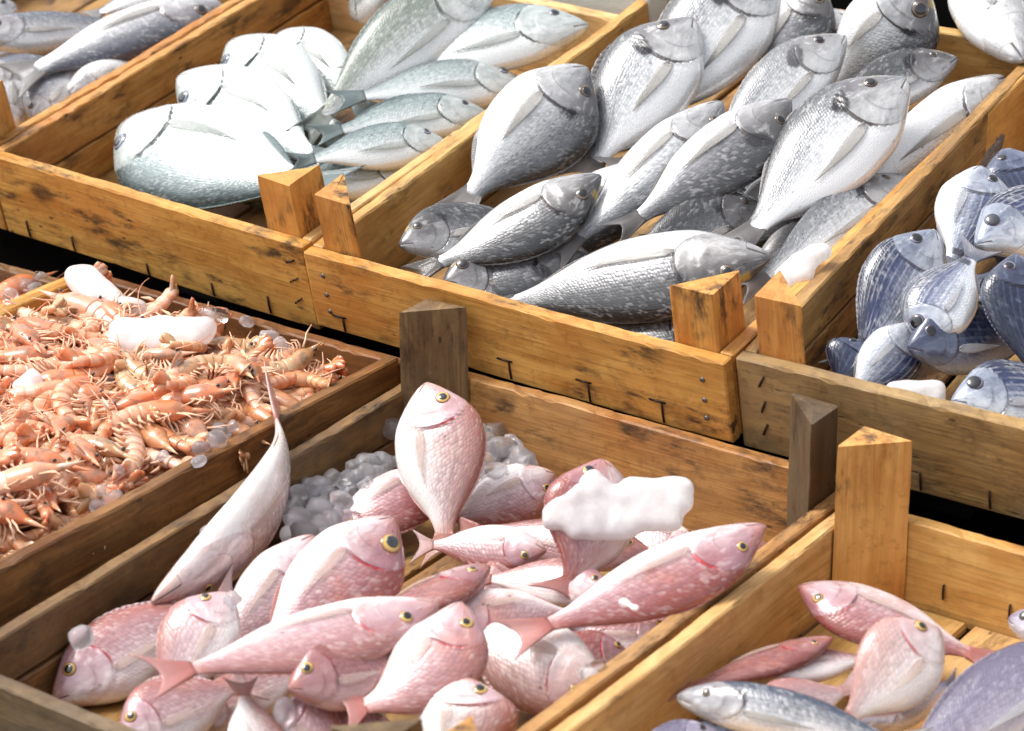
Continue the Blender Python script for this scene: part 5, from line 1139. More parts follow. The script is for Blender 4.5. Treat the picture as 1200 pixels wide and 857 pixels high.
ICE_CUBES = [
    ('F', (0.076, -0.4288, -0.003), 0.0077, 'single ice cube on the left wall board above the front left bream', None),
    ('F', (0.0596, -0.2827, 0.003), 0.0088, "ice cube tucked behind the belly-up bream's gill", None),
    ('F', (0.0539, -0.2893, -0.005), 0.0059, 'small clear ice cube left of the one behind the belly-up bream', None),
    ('F', (0.1232, -0.3363, -0.003), 0.0067, "ice chip between the belly-up bream's jaw and the bream below", None),
    ('F', (0.2215, -0.4013, -0.021), 0.0074, 'ice cube at the lower border between the white and the small rose bream', None),
    ('F', (0.0145, -0.0284, -0.025), 0.0132, 'large clear ice cube in the back left corner beside the post', None),
    ('F', (0.0753, -0.1881, -0.0231), 0.0065, 'small clear ice cube in the heap along the left wall of the bream crate', 'ice cubes along the left wall of the red bream crate'),
    ('F', (0.0701, -0.176, -0.0384), 0.0051, 'small clear ice cube in the heap along the left wall of the bream crate', 'ice cubes along the left wall of the red bream crate'),
    ('F', (0.0822, -0.1779, -0.021), 0.004, 'small clear ice cube in the heap along the left wall of the bream crate', 'ice cubes along the left wall of the red bream crate'),
    ('F', (0.0335, -0.1467, -0.0281), 0.0056, 'small clear ice cube in the heap along the left wall of the bream crate', 'ice cubes along the left wall of the red bream crate'),
    ('F', (0.0102, -0.146, -0.0334), 0.0067, 'small clear ice cube in the heap along the left wall of the bream crate', 'ice cubes along the left wall of the red bream crate'),
    ('F', (0.044, -0.1416, -0.0231), 0.0042, 'small clear ice cube in the heap along the left wall of the bream crate', 'ice cubes along the left wall of the red bream crate'),
    ('F', (0.0161, -0.1174, -0.039), 0.0066, 'small clear ice cube in the heap along the left wall of the bream crate', 'ice cubes along the left wall of the red bream crate'),
    ('F', (0.0352, -0.1633, -0.0194), 0.0064, 'small clear ice cube in the heap along the left wall of the bream crate', 'ice cubes along the left wall of the red bream crate'),
    ('F', (0.0717, -0.2032, -0.0282), 0.0057, 'small clear ice cube in the heap along the left wall of the bream crate', 'ice cubes along the left wall of the red bream crate'),
    ('F', (0.0719, -0.208, -0.0252), 0.0066, 'small clear ice cube in the heap along the left wall of the bream crate', 'ice cubes along the left wall of the red bream crate'),
    ('F', (0.0453, -0.1361, -0.0318), 0.0043, 'small clear ice cube in the heap along the left wall of the bream crate', 'ice cubes along the left wall of the red bream crate'),
    ('F', (0.0051, -0.1321, -0.033), 0.0057, 'small clear ice cube in the heap along the left wall of the bream crate', 'ice cubes along the left wall of the red bream crate'),
    ('F', (0.0406, -0.1826, -0.0322), 0.0047, 'small clear ice cube in the heap along the left wall of the bream crate', 'ice cubes along the left wall of the red bream crate'),
    ('F', (0.053, -0.1502, -0.0327), 0.0052, 'small clear ice cube in the heap along the left wall of the bream crate', 'ice cubes along the left wall of the red bream crate'),
    ('F', (0.0403, -0.1405, -0.0195), 0.0038, 'small clear ice cube in the heap along the left wall of the bream crate', 'ice cubes along the left wall of the red bream crate'),
    ('F', (0.0655, -0.1698, -0.0386), 0.0061, 'small clear ice cube in the heap along the left wall of the bream crate', 'ice cubes along the left wall of the red bream crate'),
    ('F', (0.037, -0.1578, -0.0388), 0.0039, 'small clear ice cube in the heap along the left wall of the bream crate', 'ice cubes along the left wall of the red bream crate'),
    ('F', (0.0593, -0.1949, -0.0351), 0.006, 'small clear ice cube in the heap along the left wall of the bream crate', 'ice cubes along the left wall of the red bream crate'),
    ('F', (0.085, -0.1829, -0.0321), 0.0047, 'small clear ice cube in the heap along the left wall of the bream crate', 'ice cubes along the left wall of the red bream crate'),
    ('F', (0.0567, -0.1721, -0.0368), 0.006, 'small clear ice cube in the heap along the left wall of the bream crate', 'ice cubes along the left wall of the red bream crate'),
    ('F', (0.0683, -0.1704, -0.0383), 0.0066, 'small clear ice cube in the heap along the left wall of the bream crate', 'ice cubes along the left wall of the red bream crate'),
    ('F', (0.0295, -0.1639, -0.0268), 0.0066, 'small clear ice cube in the heap along the left wall of the bream crate', 'ice cubes along the left wall of the red bream crate'),
    ('F', (0.0712, -0.1997, -0.0281), 0.0046, 'small clear ice cube in the heap along the left wall of the bream crate', 'ice cubes along the left wall of the red bream crate'),
    ('F', (0.0119, -0.1302, -0.0374), 0.0043, 'small clear ice cube in the heap along the left wall of the bream crate', 'ice cubes along the left wall of the red bream crate'),
    ('F', (0.0763, -0.1864, -0.0358), 0.0038, 'small clear ice cube in the heap along the left wall of the bream crate', 'ice cubes along the left wall of the red bream crate'),
    ('F', (0.0638, -0.1534, -0.0309), 0.0045, 'small clear ice cube in the heap along the left wall of the bream crate', 'ice cubes along the left wall of the red bream crate'),
    ('F', (0.0443, -0.0827, -0.0314), 0.004, 'small clear ice cube in the heap along the left wall of the bream crate', 'ice cubes along the left wall of the red bream crate'),
    ('F', (0.0427, -0.0751, -0.0239), 0.0043, 'small clear ice cube in the heap along the left wall of the bream crate', 'ice cubes along the left wall of the red bream crate'),
    ('F', (0.0549, -0.086, -0.0248), 0.0042, 'small clear ice cube in the heap along the left wall of the bream crate', 'ice cubes along the left wall of the red bream crate'),
    ('F', (0.0452, -0.1042, -0.0337), 0.0053, 'small clear ice cube in the heap along the left wall of the bream crate', 'ice cubes along the left wall of the red bream crate'),
    ('F', (0.0481, -0.0639, -0.0308), 0.0055, 'small clear ice cube in the heap along the left wall of the bream crate', 'ice cubes along the left wall of the red bream crate'),
    ('F', (0.0356, -0.0697, -0.0317), 0.0044, 'small clear ice cube in the heap along the left wall of the bream crate', 'ice cubes along the left wall of the red bream crate'),
    ('F', (0.063, -0.1158, -0.0277), 0.0054, 'small clear ice cube in the heap along the left wall of the bream crate', 'ice cubes along the left wall of the red bream crate'),
    ('F', (0.0474, -0.1128, -0.0249), 0.0065, 'small clear ice cube in the heap along the left wall of the bream crate', 'ice cubes along the left wall of the red bream crate'),
    ('F', (0.0599, -0.1159, -0.0265), 0.0059, 'small clear ice cube in the heap along the left wall of the bream crate', 'ice cubes along the left wall of the red bream crate'),
    ('F', (0.0388, -0.0742, -0.0339), 0.0054, 'small clear ice cube in the heap along the left wall of the bream crate', 'ice cubes along the left wall of the red bream crate'),
    ('F', (0.0496, -0.0813, -0.022), 0.0059, 'small clear ice cube in the heap along the left wall of the bream crate', 'ice cubes along the left wall of the red bream crate'),
    ('F', (0.0352, -0.0856, -0.0345), 0.006, 'small clear ice cube in the heap along the left wall of the bream crate', 'ice cubes along the left wall of the red bream crate'),
    ('F', (0.0586, -0.1081, -0.0246), 0.0049, 'small clear ice cube in the heap along the left wall of the bream crate', 'ice cubes along the left wall of the red bream crate'),
    ('F', (0.0478, -0.0859, -0.0327), 0.0065, 'small clear ice cube in the heap along the left wall of the bream crate', 'ice cubes along the left wall of the red bream crate'),
    ('F', (0.1432, -0.0321, -0.0194), 0.0069, 'small clear ice cube at the back wall right of the upright bream', 'ice cubes at the back wall behind the upright bream'),
    ('F', (0.1074, -0.0063, -0.034), 0.0066, 'small clear ice cube at the back wall right of the upright bream', 'ice cubes at the back wall behind the upright bream'),
    ('F', (0.1309, -0.0101, -0.0246), 0.0062, 'small clear ice cube at the back wall right of the upright bream', 'ice cubes at the back wall behind the upright bream'),
    ('F', (0.1137, -0.0001, -0.023), 0.0058, 'small clear ice cube at the back wall right of the upright bream', 'ice cubes at the back wall behind the upright bream'),
    ('F', (0.1181, -0.0109, -0.0258), 0.0064, 'small clear ice cube at the back wall right of the upright bream', 'ice cubes at the back wall behind the upright bream'),
    ('F', (0.116, -0.0101, -0.0365), 0.0044, 'small clear ice cube at the back wall right of the upright bream', 'ice cubes at the back wall behind the upright bream'),
    ('F', (0.1109, -0.0164, -0.0331), 0.0061, 'small clear ice cube at the back wall right of the upright bream', 'ice cubes at the back wall behind the upright bream'),
    ('F', (0.0981, 0.0147, -0.0285), 0.0047, 'small clear ice cube at the back wall right of the upright bream', 'ice cubes at the back wall behind the upright bream'),
    ('F', (0.0789, 0.0011, -0.0313), 0.0045, 'small clear ice cube at the back wall right of the upright bream', 'ice cubes at the back wall behind the upright bream'),
    ('F', (0.0829, 0.0053, -0.0286), 0.0052, 'small clear ice cube at the back wall right of the upright bream', 'ice cubes at the back wall behind the upright bream'),
    ('F', (0.1146, -0.0098, -0.0327), 0.0068, 'small clear ice cube at the back wall right of the upright bream', 'ice cubes at the back wall behind the upright bream'),
    ('F', (0.0876, -0.0144, -0.032), 0.0052, 'small clear ice cube at the back wall right of the upright bream', 'ice cubes at the back wall behind the upright bream'),
    ('F', (0.1108, -0.0384, -0.0303), 0.004, 'small clear ice cube at the back wall right of the upright bream', 'ice cubes at the back wall behind the upright bream'),
    ('F', (0.1014, 0.009, -0.0272), 0.005, 'small clear ice cube at the back wall right of the upright bream', 'ice cubes at the back wall behind the upright bream'),
    ('F', (0.1408, -0.0484, -0.0223), 0.0051, 'small clear ice cube at the back wall right of the upright bream', 'ice cubes at the back wall behind the upright bream'),
    ('F', (0.1262, -0.0122, -0.0304), 0.0043, 'small clear ice cube at the back wall right of the upright bream', 'ice cubes at the back wall behind the upright bream'),
    ('E', (-0.0867, -0.182, 0.0226), 0.0062, 'small bit of clear ice scattered on the shrimp heap', 'ice bits among the shrimp'),
    ('E', (-0.1251, -0.1369, 0.0219), 0.0033, 'small bit of clear ice scattered on the shrimp heap', 'ice bits among the shrimp'),
    ('E', (-0.1457, -0.2506, 0.0192), 0.0036, 'small bit of clear ice scattered on the shrimp heap', 'ice bits among the shrimp'),
    ('E', (-0.0363, -0.2281, 0.0168), 0.0044, 'small bit of clear ice scattered on the shrimp heap', 'ice bits among the shrimp'),
    ('E', (-0.1873, -0.1773, 0.0227), 0.0045, 'small bit of clear ice scattered on the shrimp heap', 'ice bits among the shrimp'),
    ('E', (-0.1428, -0.1213, 0.0228), 0.0049, 'small bit of clear ice scattered on the shrimp heap', 'ice bits among the shrimp'),
    ('E', (-0.1555, -0.1583, 0.0228), 0.0049, 'small bit of clear ice scattered on the shrimp heap', 'ice bits among the shrimp'),
    ('E', (-0.1528, -0.1972, 0.0142), 0.0052, 'small bit of clear ice scattered on the shrimp heap', 'ice bits among the shrimp'),
    ('E', (-0.1605, -0.1455, 0.0208), 0.006, 'small bit of clear ice scattered on the shrimp heap', 'ice bits among the shrimp'),
    ('E', (-0.1694, -0.2521, 0.0157), 0.0061, 'small bit of clear ice scattered on the shrimp heap', 'ice bits among the shrimp'),
    ('E', (-0.1306, -0.0816, 0.0157), 0.0039, 'small bit of clear ice scattered on the shrimp heap', 'ice bits among the shrimp'),
    ('E', (-0.0881, -0.0685, 0.0191), 0.0049, 'small bit of clear ice scattered on the shrimp heap', 'ice bits among the shrimp'),
    ('E', (-0.0775, -0.1787, 0.0204), 0.0035, 'small bit of clear ice scattered on the shrimp heap', 'ice bits among the shrimp'),
    ('E', (-0.1197, -0.0999, 0.0183), 0.0044, 'small bit of clear ice scattered on the shrimp heap', 'ice bits among the shrimp'),
    ('E', (-0.1348, -0.2124, 0.0176), 0.0043, 'small bit of clear ice scattered on the shrimp heap', 'ice bits among the shrimp'),
    ('E', (-0.0796, -0.1492, 0.0134), 0.004, 'small bit of clear ice scattered on the shrimp heap', 'ice bits among the shrimp'),
    ('E', (-0.039, -0.27, 0.0219), 0.0047, 'small bit of clear ice scattered on the shrimp heap', 'ice bits among the shrimp'),
    ('E', (-0.1113, -0.3082, 0.0173), 0.0048, 'small bit of clear ice scattered on the shrimp heap', 'ice bits among the shrimp'),
    ('E', (-0.0699, -0.1698, 0.0178), 0.0061, 'small bit of clear ice scattered on the shrimp heap', 'ice bits among the shrimp'),
    ('E', (-0.1465, -0.176, 0.0215), 0.0039, 'small bit of clear ice scattered on the shrimp heap', 'ice bits among the shrimp'),
    ('E', (-0.0811, -0.268, 0.0137), 0.0056, 'small bit of clear ice scattered on the shrimp heap', 'ice bits among the shrimp'),
    ('E', (-0.1089, -0.1309, 0.0159), 0.0058, 'small bit of clear ice scattered on the shrimp heap', 'ice bits among the shrimp'),
    ('E', (-0.1259, -0.0486, 0.0178), 0.0052, 'small bit of clear ice scattered on the shrimp heap', 'ice bits among the shrimp'),
    ('E', (-0.1559, -0.1359, 0.0145), 0.0052, 'small bit of clear ice scattered on the shrimp heap', 'ice bits among the shrimp'),
    ('E', (-0.1585, -0.0416, 0.0153), 0.0062, 'small bit of clear ice scattered on the shrimp heap', 'ice bits among the shrimp'),
    ('E', (-0.0628, -0.1548, 0.0133), 0.0055, 'small bit of clear ice scattered on the shrimp heap', 'ice bits among the shrimp'),
    ('E', (-0.1699, -0.0613, 0.0214), 0.0041, 'small bit of clear ice scattered on the shrimp heap', 'ice bits among the shrimp'),
    ('E', (-0.1609, -0.0685, 0.0159), 0.0065, 'small bit of clear ice scattered on the shrimp heap', 'ice bits among the shrimp'),
    ('E', (-0.1347, -0.2511, 0.0171), 0.0036, 'small bit of clear ice scattered on the shrimp heap', 'ice bits among the shrimp'),
    ('E', (-0.1962, -0.0566, 0.0141), 0.0047, 'small bit of clear ice scattered on the shrimp heap', 'ice bits among the shrimp'),
    ('E', (-0.2748, -0.1327, 0.0188), 0.0059, 'small bit of clear ice scattered on the shrimp heap', 'ice bits among the shrimp'),
    ('F', (0.0175, -0.1392, -0.029), 0.0086, 'small clear ice cube in the heap along the left wall of the bream crate', 'ice cubes along the left wall of the red bream crate'),
    ('F', (0.0368, -0.1439, -0.0219), 0.0087, 'small clear ice cube in the heap along the left wall of the bream crate', 'ice cubes along the left wall of the red bream crate'),
    ('F', (0.0372, -0.1325, -0.0329), 0.0096, 'small clear ice cube in the heap along the left wall of the bream crate', 'ice cubes along the left wall of the red bream crate'),
    ('F', (0.0374, -0.1719, -0.0272), 0.0094, 'small clear ice cube in the heap along the left wall of the bream crate', 'ice cubes along the left wall of the red bream crate'),
    ('F', (0.0362, -0.1556, -0.0314), 0.0099, 'small clear ice cube in the heap along the left wall of the bream crate', 'ice cubes along the left wall of the red bream crate'),
    ('F', (0.049, -0.1521, -0.0317), 0.0087, 'small clear ice cube in the heap along the left wall of the bream crate', 'ice cubes along the left wall of the red bream crate'),
    ('F', (0.0574, -0.1895, -0.025), 0.0094, 'small clear ice cube in the heap along the left wall of the bream crate', 'ice cubes along the left wall of the red bream crate'),
    ('F', (0.054, -0.1725, -0.0337), 0.0078, 'small clear ice cube in the heap along the left wall of the bream crate', 'ice cubes along the left wall of the red bream crate'),
    ('F', (0.0774, -0.1819, -0.0227), 0.0088, 'small clear ice cube in the heap along the left wall of the bream crate', 'ice cubes along the left wall of the red bream crate'),
    ('F', (0.0541, -0.1962, -0.0346), 0.0096, 'small clear ice cube in the heap along the left wall of the bream crate', 'ice cubes along the left wall of the red bream crate'),
    ('F', (0.0765, -0.2067, -0.0217), 0.0093, 'small clear ice cube in the heap along the left wall of the bream crate', 'ice cubes along the left wall of the red bream crate'),
    ('F', (0.063, -0.174, -0.0214), 0.0094, 'small clear ice cube in the heap along the left wall of the bream crate', 'ice cubes along the left wall of the red bream crate'),
    ('F', (0.0428, -0.1184, -0.0263), 0.0087, 'small clear ice cube in the heap along the left wall of the bream crate', 'ice cubes along the left wall of the red bream crate'),
    ('F', (0.0364, -0.0998, -0.0264), 0.0088, 'small clear ice cube in the heap along the left wall of the bream crate', 'ice cubes along the left wall of the red bream crate'),
    ('F', (0.0408, -0.0899, -0.0234), 0.0098, 'small clear ice cube in the heap along the left wall of the bream crate', 'ice cubes along the left wall of the red bream crate'),
    ('F', (0.046, -0.0814, -0.0231), 0.0094, 'small clear ice cube in the heap along the left wall of the bream crate', 'ice cubes along the left wall of the red bream crate'),
    ('F', (0.0519, -0.1068, -0.0246), 0.0089, 'small clear ice cube in the heap along the left wall of the bream crate', 'ice cubes along the left wall of the red bream crate'),
    ('F', (0.049, -0.1228, -0.0322), 0.0077, 'small clear ice cube in the heap along the left wall of the bream crate', 'ice cubes along the left wall of the red bream crate'),
    ('F', (0.0621, -0.1477, -0.0244), 0.0075, 'small clear ice cube in the heap along the left wall of the bream crate', 'ice cubes along the left wall of the red bream crate'),
    ('F', (0.0556, -0.1, -0.0263), 0.009, 'small clear ice cube in the heap along the left wall of the bream crate', 'ice cubes along the left wall of the red bream crate'),
    ('F', (0.0418, -0.0704, -0.0328), 0.0083, 'small clear ice cube in the heap along the left wall of the bream crate', 'ice cubes along the left wall of the red bream crate'),
    ('F', (0.0347, -0.1249, -0.0227), 0.0081, 'small clear ice cube in the heap along the left wall of the bream crate', 'ice cubes along the left wall of the red bream crate'),
    ('F', (0.0734, 0.0099, -0.0307), 0.0089, 'small clear ice cube at the back wall right of the upright bream', 'ice cubes at the back wall behind the upright bream'),
    ('F', (0.0751, 0.021, -0.0326), 0.011, 'small clear ice cube at the back wall right of the upright bream', 'ice cubes at the back wall behind the upright bream'),
    ('F', (0.1087, -0.0111, -0.0234), 0.01, 'small clear ice cube at the back wall right of the upright bream', 'ice cubes at the back wall behind the upright bream'),
    ('F', (0.1173, -0.007, -0.0313), 0.0099, 'small clear ice cube at the back wall right of the upright bream', 'ice cubes at the back wall behind the upright bream'),
    ('F', (0.1034, -0.0242, -0.0228), 0.0083, 'small clear ice cube at the back wall right of the upright bream', 'ice cubes at the back wall behind the upright bream'),
    ('F', (0.1056, -0.0125, -0.0298), 0.008, 'small clear ice cube at the back wall right of the upright bream', 'ice cubes at the back wall behind the upright bream'),
    ('F', (0.1313, -0.0315, -0.0279), 0.0087, 'small clear ice cube at the back wall right of the upright bream', 'ice cubes at the back wall behind the upright bream'),
    ('F', (0.141, -0.027, -0.0227), 0.0099, 'small clear ice cube at the back wall right of the upright bream', 'ice cubes at the back wall behind the upright bream'),
    ('F', (0.1123, -0.0438, -0.0236), 0.0107, 'small clear ice cube at the back wall right of the upright bream', 'ice cubes at the back wall behind the upright bream'),
    ('F', (0.1326, -0.0534, -0.0193), 0.0076, 'small clear ice cube at the back wall right of the upright bream', 'ice cubes at the back wall behind the upright bream'),
    ('F', (0.1347, -0.0429, -0.0273), 0.0078, 'small clear ice cube at the back wall right of the upright bream', 'ice cubes at the back wall behind the upright bream'),
    ('F', (0.0941, -0.0118, -0.0257), 0.0089, 'small clear ice cube at the back wall right of the upright bream', 'ice cubes at the back wall behind the upright bream'),
    ('F', (0.1343, -0.0244, -0.0204), 0.0092, 'small clear ice cube at the back wall right of the upright bream', 'ice cubes at the back wall behind the upright bream'),
    ('E', (-0.2933, -0.0893, 0.0109), 0.0057, 'small bit of clear ice scattered on the shrimp heap', 'ice bits among the shrimp'),
    ('E', (-0.2682, -0.0944, 0.011), 0.0069, 'small bit of clear ice scattered on the shrimp heap', 'ice bits among the shrimp'),
    ('E', (-0.2721, -0.0767, 0.0093), 0.0089, 'small bit of clear ice scattered on the shrimp heap', 'ice bits among the shrimp'),
    ('E', (-0.1875, -0.2023, 0.0122), 0.0069, 'small bit of clear ice scattered on the shrimp heap', 'ice bits among the shrimp'),
    ('E', (-0.1785, -0.206, 0.0099), 0.0069, 'small bit of clear ice scattered on the shrimp heap', 'ice bits among the shrimp'),
    ('E', (-0.0094, -0.2191, 0.0159), 0.0056, 'small bit of clear ice scattered on the shrimp heap', 'ice bits among the shrimp'),
    ('E', (-0.0273, -0.1969, 0.0129), 0.0067, 'small bit of clear ice scattered on the shrimp heap', 'ice bits among the shrimp'),
    ('E', (-0.0243, -0.1834, 0.0148), 0.0078, 'small bit of clear ice scattered on the shrimp heap', 'ice bits among the shrimp'),
    ('E', (-0.0354, -0.2926, 0.0156), 0.0055, 'small bit of clear ice scattered on the shrimp heap', 'ice bits among the shrimp'),
    ('E', (-0.029, -0.2883, 0.0097), 0.0071, 'small bit of clear ice scattered on the shrimp heap', 'ice bits among the shrimp'),
    ('E', (-0.0287, -0.3051, 0.01), 0.005, 'small bit of clear ice scattered on the shrimp heap', 'ice bits among the shrimp'),
    ('E', (-0.036, -0.1648, 0.0124), 0.0069, 'small bit of clear ice scattered on the shrimp heap', 'ice bits among the shrimp'),
    ('E', (-0.0321, -0.1567, 0.0146), 0.0052, 'small bit of clear ice scattered on the shrimp heap', 'ice bits among the shrimp'),
    ('E', (-0.1451, -0.2618, 0.012), 0.0053, 'small bit of clear ice scattered on the shrimp heap', 'ice bits among the shrimp'),
    ('E', (-0.2957, -0.1287, 0.015), 0.0074, 'small bit of clear ice scattered on the shrimp heap', 'ice bits among the shrimp'),
    ('E', (-0.1178, -0.0152, 0.0151), 0.0074, 'small bit of clear ice scattered on the shrimp heap', 'ice bits among the shrimp'),
    ('E', (-0.0993, -0.0241, 0.0142), 0.0086, 'small bit of clear ice scattered on the shrimp heap', 'ice bits among the shrimp'),
    ('E', (-0.1308, -0.0656, 0.0111), 0.0081, 'small bit of clear ice scattered on the shrimp heap', 'ice bits among the shrimp'),
    ('E', (-0.1644, 0.011, 0.0095), 0.0062, 'small bit of clear ice scattered on the shrimp heap', 'ice bits among the shrimp'),
    ('H', (-0.416, 0.0063, -0.013), 0.0067, 'bit of ice on the shrimp at the left border, beyond the board', 'ice bits in the left border crate'),
    ('H', (-0.4042, 0.007, -0.013), 0.0067, 'bit of ice on the shrimp at the left border, beyond the board', 'ice bits in the left border crate'),
    ('H', (-0.4126, -0.0154, -0.013), 0.0066, 'bit of ice on the shrimp at the left border, beyond the board', 'ice bits in the left border crate'),
    ('H', (-0.4151, 0.0241, -0.013), 0.0067, 'bit of ice on the shrimp at the left border, beyond the board', 'ice bits in the left border crate'),
]

for k, (name, key, lobes, label, frosted, group, vox) in enumerate(ICE):
    ice_piece(name, key, lobes, label, M_ICEW if frosted else M_ICE, k * 5.3, group, vox)
rng = random.Random(77)
for (key, c, r, label, group) in ICE_CUBES:
    o = link("ice_cube", CUBE_MESHES[rng.randrange(8)])
    o.matrix_world = CR[key]['M'] @ Matrix.Translation(c) @ Matrix.Rotation(rng.uniform(0, 6.28), 4, Vector((rng.uniform(-1, 1), rng.uniform(-1, 1), rng.uniform(-1, 1))).normalized()) @ Matrix.Scale(r, 4)
    tag(o, label, "ice", group)

# ------------------------------------------------------------------ shrimp
def shrimp_material(name, a, b, c, dark):
    m, t, p = new_mat(name)
    fa = t.attr("fa")
    s, v, w = t.sep(fa)
    tc = t.new("ShaderNodeTexCoord").outputs['Object']
    oi = t.new("ShaderNodeObjectInfo").outputs['Random']
    n = t.noise(t.vmath('ADD', tc, t.comb(t.math('MULTIPLY', oi, 9.0), oi, 0.0)), 110.0, 4.0, 0.6)
    band = t.math('SINE', t.math('MULTIPLY', s, 2 * math.pi))
    col = t.mix(t.step(n, 0.35, 0.65), a, b)
    col = t.mix(t.math('MULTIPLY', t.step(band, 0.2, 0.95), 0.45), col, c)
    col = t.mix(t.math('MULTIPLY', t.math('MULTIPLY', w, t.step(n, 0.40, 0.62)), 0.65), col, dark)
    col = t.mix(t.math('MULTIPLY', t.step(oi, 0.45, 1.0), 0.35), col, (0.78, 0.26, 0.09))
    t.put(p, 'Base Color', col)
    p.inputs['Roughness'].default_value = 0.32
    p.inputs['Coat Weight'].default_value = 0.7
    p.inputs['Coat Roughness'].default_value = 0.06
    p.inputs['Subsurface Weight'].default_value = 0.25
    p.inputs['Subsurface Radius'].default_value = (1.0, 0.45, 0.25)
    p.inputs['Subsurface Scale'].default_value = 0.006
    t.put(p, 'Normal', t.bump(n, 0.25, 0.001))
    return m
M_SHR = shrimp_material("shrimp_shell", (0.66, 0.22, 0.08), (0.76, 0.42, 0.27), (0.60, 0.12, 0.025), (0.10, 0.07, 0.04))
M_SHR_DARK = shrimp_material("shrimp_shell_olive", (0.52, 0.34, 0.18), (0.66, 0.46, 0.28), (0.52, 0.20, 0.07), (0.05, 0.045, 0.03))
M_SHR_PALE = shrimp_material("shrimp_shell_pale", (0.74, 0.42, 0.28), (0.82, 0.58, 0.46), (0.68, 0.22, 0.08), (0.20, 0.15, 0.10))
M_SHR_RED = shrimp_material("shrimp_shell_red", (0.70, 0.24, 0.10), (0.78, 0.42, 0.27), (0.62, 0.12, 0.03), (0.10, 0.06, 0.04))
M_ANT = simple_mat("shrimp_feeler", (0.66, 0.28, 0.15), 0.4, 0.0, 90.0, 0.3)
M_LEG = simple_mat("shrimp_leg", (0.76, 0.46, 0.30), 0.4, 0.0, 90.0, 0.35)
M_SEYE = eye_mat("shrimp_eye", (0.012, 0.010, 0.010), 0.1)

def tube(V, F, A, path, radii, n=10, attr=None, flat=1.0):
    base = len(V)
    m = len(path)
    up = Vector((0, 1, 0))
    for i in range(m):
        d = (path[min(i + 1, m - 1)] - path[max(i - 1, 0)]).normalized()
        a = up - d * up.dot(d)
        a = a.normalized() if a.length > 1e-6 else d.orthogonal().normalized()
        b = d.cross(a)
        for k in range(n):
            th = 2 * math.pi * k / n
            V.append(path[i] + a * (math.cos(th) * radii[i] * flat) + b * (math.sin(th) * radii[i]))
            A.append(attr(i, k) if attr else (0.0, 0.0, 0.0))
    for i in range(m - 1):
        for k in range(n):
            F.append((base + i * n + k, base + i * n + (k + 1) % n, base + (i + 1) * n + (k + 1) % n, base + (i + 1) * n + k))
    F.append(tuple(base + k for k in reversed(range(n)))); F.append(tuple(base + (m - 1) * n + k for k in range(n)))

